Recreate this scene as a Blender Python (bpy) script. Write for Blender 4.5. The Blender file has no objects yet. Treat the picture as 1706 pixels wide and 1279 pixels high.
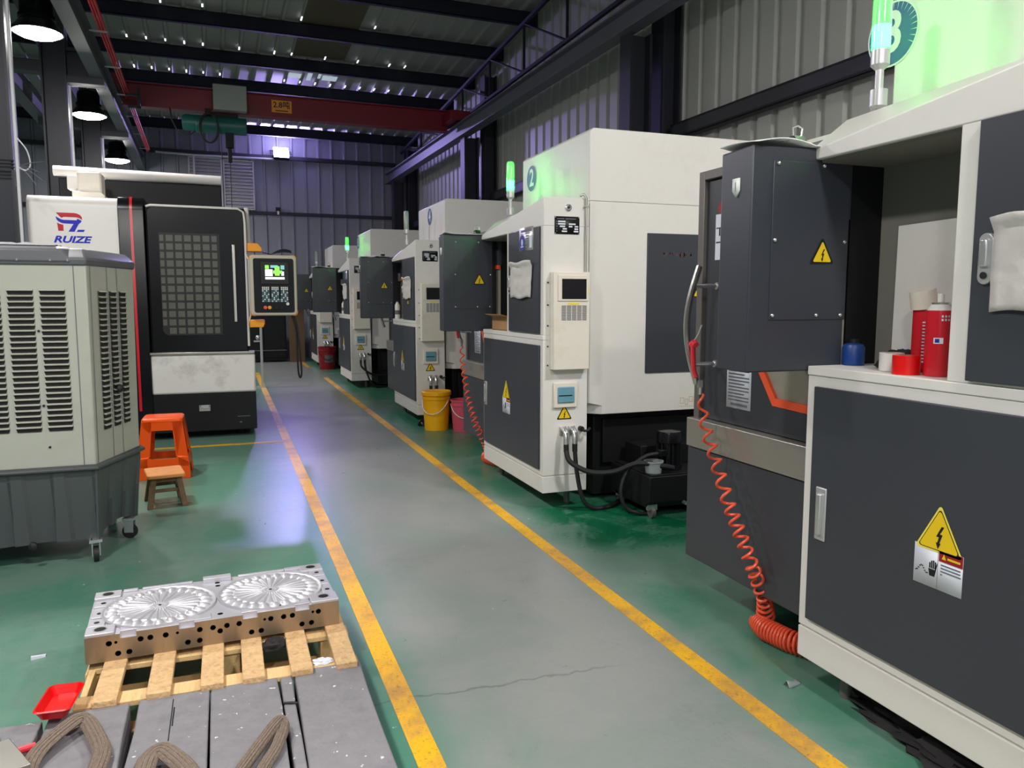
import bpy, bmesh, math, random
from mathutils import Vector, Matrix, noise
R = math.radians
random.seed(7)
scene = bpy.context.scene
COL = scene.collection

# ------------------------------------------------------------------ colours
def s2l(v):
    v /= 255.0
    return v / 12.92 if v <= 0.04045 else ((v + 0.055) / 1.055) ** 2.4
def c(r, g, b): return (s2l(r), s2l(g), s2l(b), 1.0)

# ------------------------------------------------------------------ materials
def new_mat(name):
    m = bpy.data.materials.new(name); m.use_nodes = True
    nt = m.node_tree
    return m, nt, nt.nodes, nt.links, nt.nodes['Principled BSDF']

def mat(name, col, rough=0.5, metal=0.0, var=0.12, scale=3.0, bump=0.0, bscale=60.0, dirt=None, dirt_amt=0.0, dscale=2.0,
        trans=0.0, stretch=None, spec=0.5, speck=None):
    m, nt, N, L, P = new_mat(name)
    tc = N.new('ShaderNodeTexCoord')
    src = tc.outputs['Object']
    if stretch:
        mp = N.new('ShaderNodeMapping'); mp.inputs['Scale'].default_value = stretch
        L.new(src, mp.inputs['Vector']); src = mp.outputs['Vector']
    nz = N.new('ShaderNodeTexNoise'); nz.inputs['Scale'].default_value = scale; nz.inputs['Detail'].default_value = 5
    L.new(src, nz.inputs['Vector'])
    mix = N.new('ShaderNodeMix'); mix.data_type = 'RGBA'
    a = [min(1, x * (1 + var)) for x in col[:3]] + [1]; b = [x * (1 - var) for x in col[:3]] + [1]
    mix.inputs['A'].default_value = b; mix.inputs['B'].default_value = a
    L.new(nz.outputs['Fac'], mix.inputs['Factor'])
    out = mix.outputs['Result']
    if dirt:
        n2 = N.new('ShaderNodeTexNoise'); n2.inputs['Scale'].default_value = dscale; n2.inputs['Detail'].default_value = 9
        n2.inputs['Roughness'].default_value = 0.7
        L.new(src, n2.inputs['Vector'])
        rp = N.new('ShaderNodeValToRGB'); rp.color_ramp.elements[0].position = 0.52; rp.color_ramp.elements[1].position = 0.75
        rp.color_ramp.elements[1].color = (dirt_amt,) * 3 + (1,)
        L.new(n2.outputs['Fac'], rp.inputs['Fac'])
        m2 = N.new('ShaderNodeMix'); m2.data_type = 'RGBA'
        L.new(rp.outputs['Color'], m2.inputs['Factor']); L.new(out, m2.inputs['A']); m2.inputs['B'].default_value = dirt
        out = m2.outputs['Result']
    if speck:
        n4 = N.new('ShaderNodeTexNoise'); n4.inputs['Scale'].default_value = 38; n4.inputs['Detail'].default_value = 2
        L.new(src, n4.inputs['Vector'])
        r4 = N.new('ShaderNodeValToRGB'); r4.color_ramp.elements[0].position = speck; r4.color_ramp.elements[1].position = speck + 0.02
        L.new(n4.outputs['Fac'], r4.inputs['Fac'])
        m4 = N.new('ShaderNodeMix'); m4.data_type = 'RGBA'
        L.new(r4.outputs['Color'], m4.inputs['Factor']); L.new(out, m4.inputs['A']); m4.inputs['B'].default_value = c(215, 215, 215)
        out = m4.outputs['Result']
    L.new(out, P.inputs['Base Color'])
    P.inputs['Roughness'].default_value = rough; P.inputs['Metallic'].default_value = metal
    P.inputs['Specular IOR Level'].default_value = spec
    if trans: P.inputs['Transmission Weight'].default_value = trans
    if bump:
        n3 = N.new('ShaderNodeTexNoise'); n3.inputs['Scale'].default_value = bscale; n3.inputs['Detail'].default_value = 4
        L.new(src, n3.inputs['Vector'])
        bp = N.new('ShaderNodeBump'); bp.inputs['Strength'].default_value = bump; bp.inputs['Distance'].default_value = 0.01
        L.new(n3.outputs['Fac'], bp.inputs['Height']); L.new(bp.outputs['Normal'], P.inputs['Normal'])
    return m

def emit(name, col, strength, base=None):
    m, nt, N, L, P = new_mat(name)
    P.inputs['Base Color'].default_value = base or col
    P.inputs['Emission Color'].default_value = col; P.inputs['Emission Strength'].default_value = strength
    P.inputs['Roughness'].default_value = 0.4
    return m

W = {}
W['white'] = mat('white_paint', c(226, 222, 218), 0.42, var=0.03, scale=1.5, dirt=c(170, 160, 148), dirt_amt=0.18, dscale=3.0)
W['cream'] = mat('cream_paint', c(232, 224, 212), 0.45, var=0.03, dirt=c(180, 165, 140), dirt_amt=0.25, dscale=5.0)
W['dark'] = mat('charcoal_panel', c(57, 60, 68), 0.38, var=0.10, scale=2.0)
W['navy'] = mat('charcoal_box', c(53, 57, 66), 0.40, var=0.08, scale=2.0)
W['black'] = mat('black_paint', c(24, 25, 28), 0.5, var=0.15, spec=0.25)
W['gloss'] = mat('gloss_black', c(20, 21, 25), 0.22, var=0.1, spec=0.25)
W['rubber'] = mat('black_rubber', c(24, 24, 26), 0.6, var=0.15, bump=0.1)
W['steel'] = mat('brushed_steel', c(190, 186, 180), 0.3, 0.9, var=0.1, scale=8, stretch=(1, 1, 14))
W['strip'] = mat('stainless_sheet', c(178, 172, 166), 0.34, 0.7, var=0.08, scale=5)
W['alu'] = mat('aluminium', c(205, 205, 206), 0.34, 0.7, var=0.06)
W['zinc'] = mat('zinc_bolt', c(215, 215, 215), 0.25, 0.8, var=0.05)
W['frame'] = mat('grey_brown_frame', c(112, 106, 104), 0.45, 0.3, var=0.08)
W['yellow'] = mat('sign_yellow', c(236, 200, 22), 0.4, var=0.04)
W['paleyel'] = mat('sign_pale_yellow', c(240, 222, 90), 0.4, var=0.04)
W['ink'] = mat('sign_black', c(16, 16, 18), 0.5, var=0.05)
W['sheet'] = mat('sticker_white', c(222, 226, 238), 0.4, var=0.03)
W['fine'] = mat('fine_print', c(105, 108, 118), 0.5, var=0.1)
W['signred'] = mat('sign_red', c(150, 22, 30), 0.45, var=0.05)
W['badge'] = mat('badge_blue', c(14, 62, 140), 0.45, var=0.05)
W['bluedk'] = mat('sign_blue', c(28, 48, 160), 0.45, var=0.05)
W['badgew'] = mat('badge_white', c(226, 230, 226), 0.45, var=0.03)
W['logoblue'] = mat('logo_blue', c(12, 22, 190), 0.5, var=0.04)
W['logored'] = mat('logo_red', c(196, 8, 40), 0.5, var=0.04)
W['screen'] = mat('dark_screen', c(24, 22, 30), 0.2, var=0.05)
W['blueglass'] = mat('breaker_cover', c(108, 158, 178), 0.2, var=0.1, scale=9)
W['grey'] = mat('grey_steel_paint', c(96, 98, 102), 0.5, var=0.1)
W['dgrey'] = mat('dark_steel_paint', c(36, 38, 48), 0.55, var=0.15)
W['beam'] = mat('runway_steel', c(96, 98, 110), 0.5, var=0.12)
W['purlin'] = mat('purlin_steel', c(34, 36, 50), 0.7, var=0.15, spec=0.2)
W['conduit'] = mat('white_conduit', c(205, 205, 210), 0.45, var=0.05)
W['crane'] = mat('crane_red', c(124, 12, 30), 0.42, var=0.1)
W['rail'] = mat('rail_red', c(228, 62, 66), 0.45, var=0.06)
W['hoist'] = mat('hoist_green', c(30, 92, 88), 0.4, var=0.2, scale=6)
W['boxgrey'] = mat('control_box_grey', c(150, 156, 150), 0.5, var=0.06)
W['hose'] = mat('hose_orange', c(238, 92, 62), 0.35, var=0.06)
W['hosered'] = mat('gun_red', c(222, 52, 66), 0.4, var=0.06)
W['orange'] = mat('orange_plastic', c(255, 88, 10), 0.32, var=0.04, spec=0.4)
W['orangepad'] = mat('pendant_orange', c(245, 158, 24), 0.4, var=0.05)
W['pail'] = mat('yellow_plastic', c(248, 178, 10), 0.32, var=0.05)
W['pink'] = mat('pink_plastic', c(214, 84, 108), 0.36, var=0.06)
W['redpail'] = mat('dark_red_plastic', c(140, 14, 24), 0.35, var=0.1)
W['redtray'] = mat('red_plastic', c(222, 14, 16), 0.3, var=0.06)
W['canred'] = mat('can_red', c(206, 26, 42), 0.28, var=0.04)
W['wood'] = mat('pallet_wood', c(224, 188, 134), 0.7, var=0.16, scale=14, bump=0.25, bscale=40, dirt=c(150, 110, 70), dirt_amt=0.5, dscale=9, stretch=(6, 1, 6))
W['osb'] = mat('pallet_board_wood', c(214, 176, 128), 0.75, var=0.3, scale=60, bump=0.5, bscale=90, dirt=c(140, 96, 58), dirt_amt=0.7, dscale=45)
W['pendframe'] = mat('pendant_frame', c(196, 186, 168), 0.45, var=0.05)
W['stoolwood'] = mat('worn_wood', c(226, 150, 84), 0.6, var=0.12, scale=8, dirt=c(120, 70, 40), dirt_amt=0.4, dscale=14)
W['stooldark'] = mat('dirty_wood', c(112, 88, 62), 0.75, var=0.35, scale=24, bump=0.3)
W['plank'] = mat('grey_plank', c(130, 127, 132), 0.75, var=0.16, scale=22, bump=0.35, bscale=55, dirt=c(100, 98, 104), dirt_amt=0.5, dscale=10, speck=0.71)
W['sling'] = mat('webbing', c(128, 112, 100), 0.9, var=0.35, scale=120, bump=0.6, bscale=160, stretch=(1, 1, 1))
W['mold'] = mat('machined_steel', c(204, 202, 210), 0.46, 0.6, var=0.05, scale=4)
W['moldside'] = mat('milled_side', c(168, 150, 128), 0.34, 0.75, var=0.12, scale=5, stretch=(6, 6, 1), dirt=c(150, 100, 84), dirt_amt=0.35, dscale=4)
W['cooler'] = mat('cooler_beige', c(182, 182, 171), 0.5, var=0.04, dirt=c(160, 156, 140), dirt_amt=0.35, dscale=2)
W['coollid'] = mat('cooler_lid', c(98, 98, 104), 0.42, var=0.05)
W['coolbase'] = mat('cooler_tank', c(76, 80, 82), 0.42, var=0.06)
W['inside'] = mat('dark_inside', c(34, 28, 28), 0.8, var=0.3, scale=30)
W['cloth'] = mat('grey_cloth', c(150, 148, 158), 0.9, var=0.25, scale=9, bump=0.3)
W['darkcloth'] = mat('black_cloth', c(40, 36, 38), 0.9, var=0.35, scale=10, bump=0.3)
W['paper'] = mat('white_paper', c(226, 224, 226), 0.7, var=0.05)
W['bag'] = mat('paper_sleeve', c(208, 202, 200), 0.6, var=0.09, scale=12, bump=0.6, bscale=18)
W['card'] = mat('cardboard', c(170, 128, 88), 0.75, var=0.12)
W['tubm'] = mat('clear_tub', c(205, 212, 212), 0.25, var=0.04, trans=0.55)
W['lens'] = mat('tower_lens_clear', c(215, 230, 222), 0.15, var=0.02, trans=0.7)
W['winglass'] = mat('frosted_window', c(150, 144, 132), 0.3, var=0.1, scale=20)
W['gridpane'] = mat('window_mesh_pane', c(86, 85, 78), 0.4, var=0.12, scale=30)
W['seal'] = mat('orange_seal', c(246, 92, 50), 0.4, var=0.05)
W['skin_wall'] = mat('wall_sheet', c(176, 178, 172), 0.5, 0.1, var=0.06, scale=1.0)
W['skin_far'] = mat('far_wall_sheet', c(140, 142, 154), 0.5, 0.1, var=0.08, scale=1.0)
W['skin_roof'] = mat('roof_sheet', c(168, 168, 162), 0.6, 0.1, var=0.10, scale=0.8)
W['roofold'] = mat('brown_skylight_sheet', c(96, 88, 68), 0.6, var=0.12)
W['louver'] = mat('louver_grey', c(196, 194, 200), 0.5, var=0.06)
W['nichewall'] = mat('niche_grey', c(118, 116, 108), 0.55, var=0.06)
W['bluecan'] = mat('blue_plastic', c(16, 60, 130), 0.4, var=0.06)
W['brown'] = mat('brown_panel', c(104, 82, 60), 0.7, var=0.15)
W['btn'] = mat('button_teal', c(60, 110, 130), 0.5, var=0.1)
W['greenlit'] = emit('tower_green', (0.0014, 1.0, 0.006, 1), 420.0)
W['lampglow'] = emit('lamp_glow', (1.0, 0.97, 0.93, 1), 235.0)
W['lampfill'] = emit('lamp_glow_fill', (1.0, 0.97, 0.93, 1), 270.0)  # glow of the two fill lamps added out of view
W['flood'] = emit('flood_glow', (0.47, 0.37, 1.0, 1), 950.0)
W['floodrim'] = emit('flood_rim', (0.5, 0.46, 1.0, 1), 60.0)  # added glow around the flood panel, brightens the far wall
W['gap'] = emit('daylight_gap', (0.85, 0.9, 1.0, 1), 2.5)
W['skylight'] = emit('daylight_sheet', (0.75, 0.85, 1.0, 1), 0.45)
W['lcd_w'] = emit('lcd_white', (0.9, 0.95, 1, 1), 0.9)
W['lcd_g'] = emit('lcd_green', (0.3, 0.85, 0.1, 1), 0.8)
W['lcd_c'] = emit('lcd_teal', (0.25, 0.6, 0.65, 1), 0.5)

# ------------------------------------------------------------------ mesh builder
class MB:
    def __init__(self): self.v = []; self.f = []; self.m = []
    def add(self, vs, fs, mi=0):
        n = len(self.v); self.v += [Vector(p) for p in vs]
        for f in fs: self.f.append([n + i for i in f]); self.m.append(mi)
    def box(self, x0, x1, y0, y1, z0, z1, mi=0):
        x0, x1 = sorted((x0, x1)); y0, y1 = sorted((y0, y1)); z0, z1 = sorted((z0, z1))
        vs = [(x, y, z) for z in (z0, z1) for y in (y0, y1) for x in (x0, x1)]
        self.add(vs, [(0, 2, 3, 1), (4, 5, 7, 6), (0, 1, 5, 4), (2, 6, 7, 3), (0, 4, 6, 2), (1, 3, 7, 5)], mi); return self
    def prism(self, poly, axis, a, b, mi=0):
        # poly of 2D points; axis x:(y,z) y:(x,z) z:(x,y)
        def P(p, t):
            return {'x': (t, p[0], p[1]), 'y': (p[0], t, p[1]), 'z': (p[0], p[1], t)}[axis]
        n = len(poly)
        vs = [P(p, a) for p in poly] + [P(p, b) for p in poly]
        fs = [tuple(range(n))[::-1], tuple(range(n, 2 * n))] + [(i, (i + 1) % n, n + (i + 1) % n, n + i) for i in range(n)]
        self.add(vs, fs, mi); return self
    def loft(self, rings, mi=0, cap=True, closed=True):
        n = len(rings[0]); vs = [p for r in rings for p in r]; fs = []
        for k in range(len(rings) - 1):
            for i in range(n if closed else n - 1):
                j = (i + 1) % n
                fs.append((k * n + i, k * n + j, (k + 1) * n + j, (k + 1) * n + i))
        if cap:
            fs.append(tuple(range(n))[::-1]); fs.append(tuple((len(rings) - 1) * n + i for i in range(n)))
        self.add(vs, fs, mi); return self
    def lathe(self, prof, cen=(0, 0, 0), axis=(0, 0, 1), n=20, mi=0, cap=True):
        cen = Vector(cen); q = Vector((0, 0, 1)).rotation_difference(Vector(axis).normalized())
        rings = [[cen + q @ Vector((r * math.cos(2 * math.pi * i / n), r * math.sin(2 * math.pi * i / n), z)) for i in range(n)] for r, z in prof]
        return self.loft(rings, mi, cap)
    def cyl(self, p0, p1, r, n=14, mi=0, r1=None):
        p0 = Vector(p0); p1 = Vector(p1); d = p1 - p0
        return self.lathe([(r, 0), (r if r1 is None else r1, d.length)], p0, d, n, mi)
    def sphere(self, cen, r, n=12, mi=0, sz=1.0):
        k = 7
        return self.lathe([(max(1e-4, r * math.sin(math.pi * i / k)), -r * sz * math.cos(math.pi * i / k)) for i in range(k + 1)], cen, (0, 0, 1), n, mi)
    def tube(self, pts, r, n=8, mi=0, flat=None, up=None):
        pts = [Vector(p) for p in pts]; rings = []; prev = None
        for i, p in enumerate(pts):
            t = (pts[min(i + 1, len(pts) - 1)] - pts[max(i - 1, 0)]).normalized()
            if up is not None:
                s = t.cross(Vector(up)); s = s.normalized() if s.length > 1e-5 else Vector((1, 0, 0)); u = s.cross(t).normalized()
            else:
                if prev is None:
                    s = t.orthogonal().normalized()
                else:
                    s = (prev - t * prev.dot(t)); s = s.normalized() if s.length > 1e-6 else t.orthogonal().normalized()
                u = t.cross(s)
            prev = s
            ra, rb = (r, r) if flat is None else flat
            rings.append([p + s * ra * math.cos(2 * math.pi * k / n) + u * rb * math.sin(2 * math.pi * k / n) for k in range(n)])
        return self.loft(rings, mi)
    def grid(self, fn, nu, nv, mi=0):
        vs = [fn(i / nu, j / nv) for j in range(nv + 1) for i in range(nu + 1)]
        fs = [(j * (nu + 1) + i, j * (nu + 1) + i + 1, (j + 1) * (nu + 1) + i + 1, (j + 1) * (nu + 1) + i) for j in range(nv) for i in range(nu)]
        self.add(vs, fs, mi); return self
    def xform(self, M, start=0):
        for i in range(start, len(self.v)): self.v[i] = M @ self.v[i]
        return self
    def build(self, name, mats, parent=None, bevel=0.0, smooth=35, fix=True, mod=None):
        if not isinstance(mats, (list, tuple)): mats = [mats]
        me = bpy.data.meshes.new(name)
        bm = bmesh.new()
        bv = [bm.verts.new(p) for p in self.v]
        for f, k in zip(self.f, self.m):
            try:
                fc = bm.faces.new([bv[i] for i in f]); fc.material_index = k; fc.smooth = True
            except ValueError: pass
        if fix: bmesh.ops.recalc_face_normals(bm, faces=bm.faces)
        for e in bm.edges:
            if len(e.link_faces) == 2 and e.calc_face_angle(0) > R(smooth): e.smooth = False
        bm.to_mesh(me); bm.free()
        for m in mats: me.materials.append(W[m] if isinstance(m, str) else m)
        o = bpy.data.objects.new(name, me); COL.objects.link(o)
        if parent: o.parent = parent
        if bevel:
            b = o.modifiers.new('edge', 'BEVEL'); b.width = bevel; b.segments = 2; b.limit_method = 'ANGLE'; b.angle_limit = R(40)
        return o

class Art(MB):
    """flat lettering and signs: a = right, b = up, d = off the surface"""
    def frame(self, O, face='-y'):
        self.O = Vector(O)
        self.Rv, self.Uv, self.Nv = {'-y': (Vector((1, 0, 0)), Vector((0, 0, 1)), Vector((0, -1, 0))),
                                     '-x': (Vector((0, -1, 0)), Vector((0, 0, 1)), Vector((-1, 0, 0))),
                                     '+z': (Vector((1, 0, 0)), Vector((0, 1, 0)), Vector((0, 0, 1)))}[face]
        return self
    def p(self, a, b, d): return self.O + self.Rv * a + self.Uv * b + self.Nv * d
    def poly(self, pts, mi=0, d=0.001):
        self.add([self.p(a, b, d) for a, b in pts], [tuple(range(len(pts)))], mi); return self
    def rect(self, a0, a1, b0, b1, mi=0, d=0.001): return self.poly([(a0, b0), (a1, b0), (a1, b1), (a0, b1)], mi, d)
    def slab(self, pts, mi=0, d=0.001):
        n = len(pts)
        self.add([self.p(a, b, 0) for a, b in pts] + [self.p(a, b, d) for a, b in pts],
                 [tuple(range(n, 2 * n))] + [(i, (i + 1) % n, n + (i + 1) % n, n + i) for i in range(n)], mi); return self
    def disc(self, a, b, r, mi=0, d=0.001, n=28, ry=None):
        ry = ry or r
        return self.poly([(a + r * math.cos(2 * math.pi * i / n), b + ry * math.sin(2 * math.pi * i / n)) for i in range(n)], mi, d)
    def text(self, s, a, b, size, mi=0, d=0.0015, shear=0.0, sx=1.0, bold=0.0, align='CENTER'):
        cu = bpy.data.curves.new('lettering', 'FONT'); cu.body = s; cu.size = size; cu.align_x = align; cu.align_y = 'CENTER'
        cu.shear = shear; cu.offset = bold; cu.resolution_u = 4
        o = bpy.data.objects.new('lettering', cu); COL.objects.link(o)
        dg = bpy.context.evaluated_depsgraph_get(); dg.update()
        me = o.evaluated_get(dg).to_mesh()
        self.add([self.p(a + v.co.x * sx, b + v.co.y, d) for v in me.vertices], [tuple(f.vertices) for f in me.polygons], mi)
        bpy.data.objects.remove(o); bpy.data.curves.remove(cu)
        return self
    def art(self, name, mats, parent=None): return self.build(name, mats, parent, fix=False)

BOLT = [(.10, .46), (-.12, .02), (.0, .02), (-.06, -.22), (-.13, -.20), (-.02, -.46), (.10, -.22), (.04, -.22), (.16, .14), (.04, .14), (.22, .46)]
def warn(art, a, b, w, style='plain', d=0.001):
    """warning triangle with an arrowed bolt; material slots 0 yellow 1 black 2 pale"""
    h = w * 0.88
    def tri(k, mi, dd):
        r = w * 0.045 * k
        pts = []
        for (x, y), a0 in (((-w / 2 * k, -h / 3 * k), 150), ((w / 2 * k, -h / 3 * k), -90), ((0, h * 2 / 3 * k), 30)):
            cx, cy = x - r * 2 * (1 if x > 0 else -1 if x < 0 else 0) * .87, y + (r if y < 0 else -2 * r)
            for t in range(4):
                an = R(a0 + t * 40); pts.append((a + cx + r * math.cos(an), b + cy + r * math.sin(an)))
        art.poly(pts, mi, dd)
    if style == 'plain':
        tri(1.0, 1, d); tri(0.78, 0, d + .0006)
    else:
        tri(1.0, 2, d); tri(0.88, 1, d + .0005); tri(0.83, 0, d + .001)
    k = h * 0.52
    art.poly([(a + x * k, b + y * k - h * 0.02) for x, y in BOLT][::-1], 1, d + .0016)

# ------------------------------------------------------------------ things
def tag(o, label, cat, group=None, kind=None):
    if label: o['label'] = label
    if cat: o['category'] = cat
    if group: o['group'] = group
    if kind: o['kind'] = kind
    return o
def thing(name, label, cat, loc=(0, 0, 0), rz=0.0, group=None):
    o = bpy.data.objects.new(name, None); COL.objects.link(o); o.empty_display_size = 0.1
    o.location = loc; o.rotation_euler = (0, 0, rz)
    return tag(o, label, cat, group)
def copy_tree(o, parent=None):
    cpy = o.copy(); COL.objects.link(cpy)
    if parent: cpy.parent = parent
    for ch in list(o.children): copy_tree(ch, cpy)
    return cpy
def struct(o): o['kind'] = 'structure'; return o
TH = R(1.272)                                   # the hall's walls stand a little askew to the row of machines
HALL = Matrix.Rotation(TH, 4, 'Z')
def hall(mb): return mb.xform(HALL)
# ================================================================== the hall
FARY, WX, LX = 18.7, 4.75, -7.0
def roofz(y): return 5.02 + 0.068 * (18.5 - y)

# floor
m, nt, N, L, P = new_mat('epoxy_floor')
geo = N.new('ShaderNodeNewGeometry'); sep = N.new('ShaderNodeSeparateXYZ'); L.new(geo.outputs['Position'], sep.inputs[0])
def nmath(op, a, b=None, clamp=False):
    n = N.new('ShaderNodeMath'); n.operation = op; n.use_clamp = clamp
    for i, v in enumerate((a, b)):
        if v is None: continue
        if isinstance(v, (int, float)): n.inputs[i].default_value = v
        else: L.new(v, n.inputs[i])
    return n.outputs[0]
def nnoise(scale, detail=6, rough=0.6, dist=0.0):
    n = N.new('ShaderNodeTexNoise'); n.inputs['Scale'].default_value = scale; n.inputs['Detail'].default_value = detail
    n.inputs['Roughness'].default_value = rough; n.inputs['Distortion'].default_value = dist
    L.new(geo.outputs['Position'], n.inputs['Vector']); return n.outputs['Fac']
def nmr(v, a, b, lo=0.0, hi=1.0):
    n = N.new('ShaderNodeMapRange'); n.interpolation_type = 'SMOOTHSTEP'
    L.new(v, n.inputs['Value'])
    for k, x in zip(('From Min', 'From Max', 'To Min', 'To Max'), (a, b, lo, hi)): n.inputs[k].default_value = x
    return n.outputs[0]
def nmix(f, a, b):
    n = N.new('ShaderNodeMix'); n.data_type = 'RGBA'
    L.new(f, n.inputs['Factor'])
    for k, v in (('A', a), ('B', b)):
        if isinstance(v, tuple): n.inputs[k].default_value = v
        else: L.new(v, n.inputs[k])
    return n.outputs['Result']
aisle = nmath('MULTIPLY', nmr(sep.outputs['X'], 0.42, 0.72), nmr(sep.outputs['X'], 1.9, 1.35))
big = nnoise(0.9, 7, 0.62, 0.4); fine = nnoise(9, 8, 0.7); tiny = nnoise(60, 4, 0.7)
wear = nmath('ADD', nmath('MULTIPLY', aisle, 0.76), nmath('MULTIPLY', nmr(big, 0.38, 0.62), 0.30), True)
wear = nmath('ADD', wear, nmath('MULTIPLY', nmr(fine, 0.4, 0.7), 0.10), True)
base = nmix(wear, c(74, 132, 110), c(150, 152, 150))
base = nmix(nmath('MULTIPLY', nmr(nnoise(2.3, 9, 0.75, 0.8), 0.55, 0.72), 0.35), base, c(92, 108, 104))
base = nmix(nmath('MULTIPLY', nmr(tiny, 0.62, 0.78), 0.30), base, c(78, 88, 88))
base = nmix(nmr(nnoise(23, 3, 0.5), 0.745, 0.765), base, c(200, 204, 200))
# fresher green coat beside the machines, and a wet puddle by the coolant tank
strip = nmr(sep.outputs['X'], 1.62, 1.80)
base = nmix(nmath('MULTIPLY', nmath('MULTIPLY', strip, nmr(big, 0.66, 0.36)), 0.75), base, c(38, 116, 84))
wet = nmath('MULTIPLY', nmath('MULTIPLY', nmr(sep.outputs['X'], 1.74, 1.95), nmr(sep.outputs['X'], 3.1, 2.8)), nmath('MULTIPLY', nmr(sep.outputs['Y'], 3.55, 3.85), nmr(sep.outputs['Y'], 4.75, 4.45)))
wet = nmath('MULTIPLY', wet, nmr(nnoise(2.8, 5, 0.6, 0.5), 0.40, 0.52))
base = nmix(nmath('MULTIPLY', wet, 0.9), base, c(10, 104, 66))
for yj, xa, xb in ((7.95, .45, 1.75), (2.46, .30, 1.4)):   # cracks in the coat
    off = nmath('ADD', nmath('SUBTRACT', sep.outputs['Y'], yj), nmath('MULTIPLY', nmath('SUBTRACT', nnoise(3.1, 4, 0.7), 0.5), 0.16))
    crack = nmath('MULTIPLY', nmr(nmath('ABSOLUTE', off), 0.009, 0.002), nmath('MULTIPLY', nmr(sep.outputs['X'], xa, xa + .1), nmr(sep.outputs['X'], xb, xb - .2)))
    base = nmix(nmath('MULTIPLY', crack, 0.35), base, c(44, 52, 52))
L.new(base, P.inputs['Base Color'])
L.new(nmath('SUBTRACT', nmath('ADD', nmath('MULTIPLY', fine, 0.22), 0.20), nmath('MULTIPLY', wet, 0.22), True), P.inputs['Roughness'])
bp = N.new('ShaderNodeBump'); bp.inputs['Strength'].default_value = 0.12; bp.inputs['Distance'].default_value = 0.01
L.new(nnoise(26, 5, 0.6), bp.inputs['Height']); L.new(bp.outputs['Normal'], P.inputs['Normal'])
W['floor'] = m
struct(hall(MB().box(LX - .2, WX + .3, -6, FARY + .3, -0.2, 0)).build('floor', 'floor'))

# painted lines
m, nt, N, L, P = new_mat('line_paint')
geo = N.new('ShaderNodeNewGeometry')
col = nmix(nmr(nnoise(2.2, 6, 0.7), 0.42, 0.66), c(246, 186, 22), c(196, 146, 74))
col = nmix(nmath('MULTIPLY', nmr(nnoise(70, 5, 0.75), 0.54, 0.66), 0.75), col, c(140, 112, 66))
L.new(col, P.inputs['Base Color']); P.inputs['Roughness'].default_value = 0.42
W['line'] = m
def line(n, x0, x1, y0, y1):
    struct(MB().box(x0, x1, y0, y1, 0.0005, 0.0025).build('trim_%d' % n, 'line'))
line(1, 0.478, 0.556, -1.5, 15.2)
line(2, 1.570, 1.648, -1.5, 13.8)
line(3, -1.9, 0.478, 7.62, 7.69)
line(4, 1.50, 1.58, 15.9, 18.2)

# ribbed sheet: profile along s, ribs of depth d
def ribs(s0, s1, pitch, top, slope, d):
    out = []; s = s0
    while s < s1:
        for ds, h in ((0, 0), (pitch - top - 2 * slope, 0), (pitch - top - slope, d), (pitch - slope, d)):
            if s + ds < s1: out.append((s + ds, h))
        s += pitch
    out.append((s1, 0)); return out
def sheet_mb(prof, f0, f1):
    mb = MB(); vs = []; fs = []
    for s, h in prof: vs += [f0(s, h), f1(s, h)]
    for i in range(len(prof) - 1): fs.append((2 * i, 2 * i + 2, 2 * i + 3, 2 * i + 1))
    mb.add(vs, fs); return mb
# right wall
mb = sheet_mb(ribs(-6, FARY, 0.28, 0.06, 0.018, 0.045), lambda s, h: (WX + h, s, 0), lambda s, h: (WX + h, s, 7.0))
struct(hall(mb).build('wall_right', 'skin_wall', smooth=12))
# far wall
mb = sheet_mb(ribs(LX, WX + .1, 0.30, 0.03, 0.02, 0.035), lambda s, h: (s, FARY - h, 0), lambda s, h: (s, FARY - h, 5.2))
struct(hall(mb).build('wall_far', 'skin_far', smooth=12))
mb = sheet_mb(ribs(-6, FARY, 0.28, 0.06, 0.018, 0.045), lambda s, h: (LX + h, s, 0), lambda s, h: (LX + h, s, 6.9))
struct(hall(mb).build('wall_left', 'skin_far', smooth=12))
# roof
mb = sheet_mb(ribs(LX - .1, WX + .2, 0.27, 0.035, 0.02, 0.04), lambda s, h: (s, -6.2, roofz(-6.2) + .04 - h), lambda s, h: (s, FARY + .2, roofz(FARY + .2) + .04 - h))
roof = struct(hall(mb).build('ceiling', 'skin_roof', smooth=12))
# sky seen through a broken sheet, and slits where the ribs cross the purlins
PY = [9.5, 10.91, 12.31, 13.75, 15.05, 17.84]
def slit(name, x, y, w, l, m_):
    mb = MB(); z = roofz(y) - 0.004
    mb.add([(x, y, z), (x + w, y, z), (x + w, y + l, roofz(y + l) - .004), (x, y + l, roofz(y + l) - .004)], [(0, 1, 2, 3)])
    o = hall(mb).build(name, m_, roof); return o
rnd = random.Random(3)
for k in range(24):
    x = -1.35 + 0.27 * k + .12
    if x > 3.4: break
    for y, pr in ((13.56, .85), (13.98, .45), (14.86, .9), (12.12, .25)):
        if rnd.random() < pr: slit('daylight_gap', x, y - .04, .022, .10 + .05 * rnd.random(), 'gap')
for x0, x1, y0, y1 in ((1.52, 1.74, 14.08, 14.28), (1.52, 1.74, 14.45, 14.68), (1.84, 1.92, 14.0, 14.75), (2.12, 2.38, 14.08, 14.26), (2.10, 2.36, 14.42, 14.66), (2.02, 2.07, 14.2, 14.6)):
    slit('skylight_piece', x0, y0, x1 - x0, y1 - y0, 'skylight')
mb = MB()
z = lambda y: roofz(y) - 0.003
mb.add([(1.50, 9.0, z(9)), (2.34, 9.0, z(9)), (2.34, 13.6, z(13.6)), (1.50, 13.6, z(13.6))], [(0, 1, 2, 3)])
hall(mb).build('skylight_sheet', 'roofold', roof)

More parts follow.
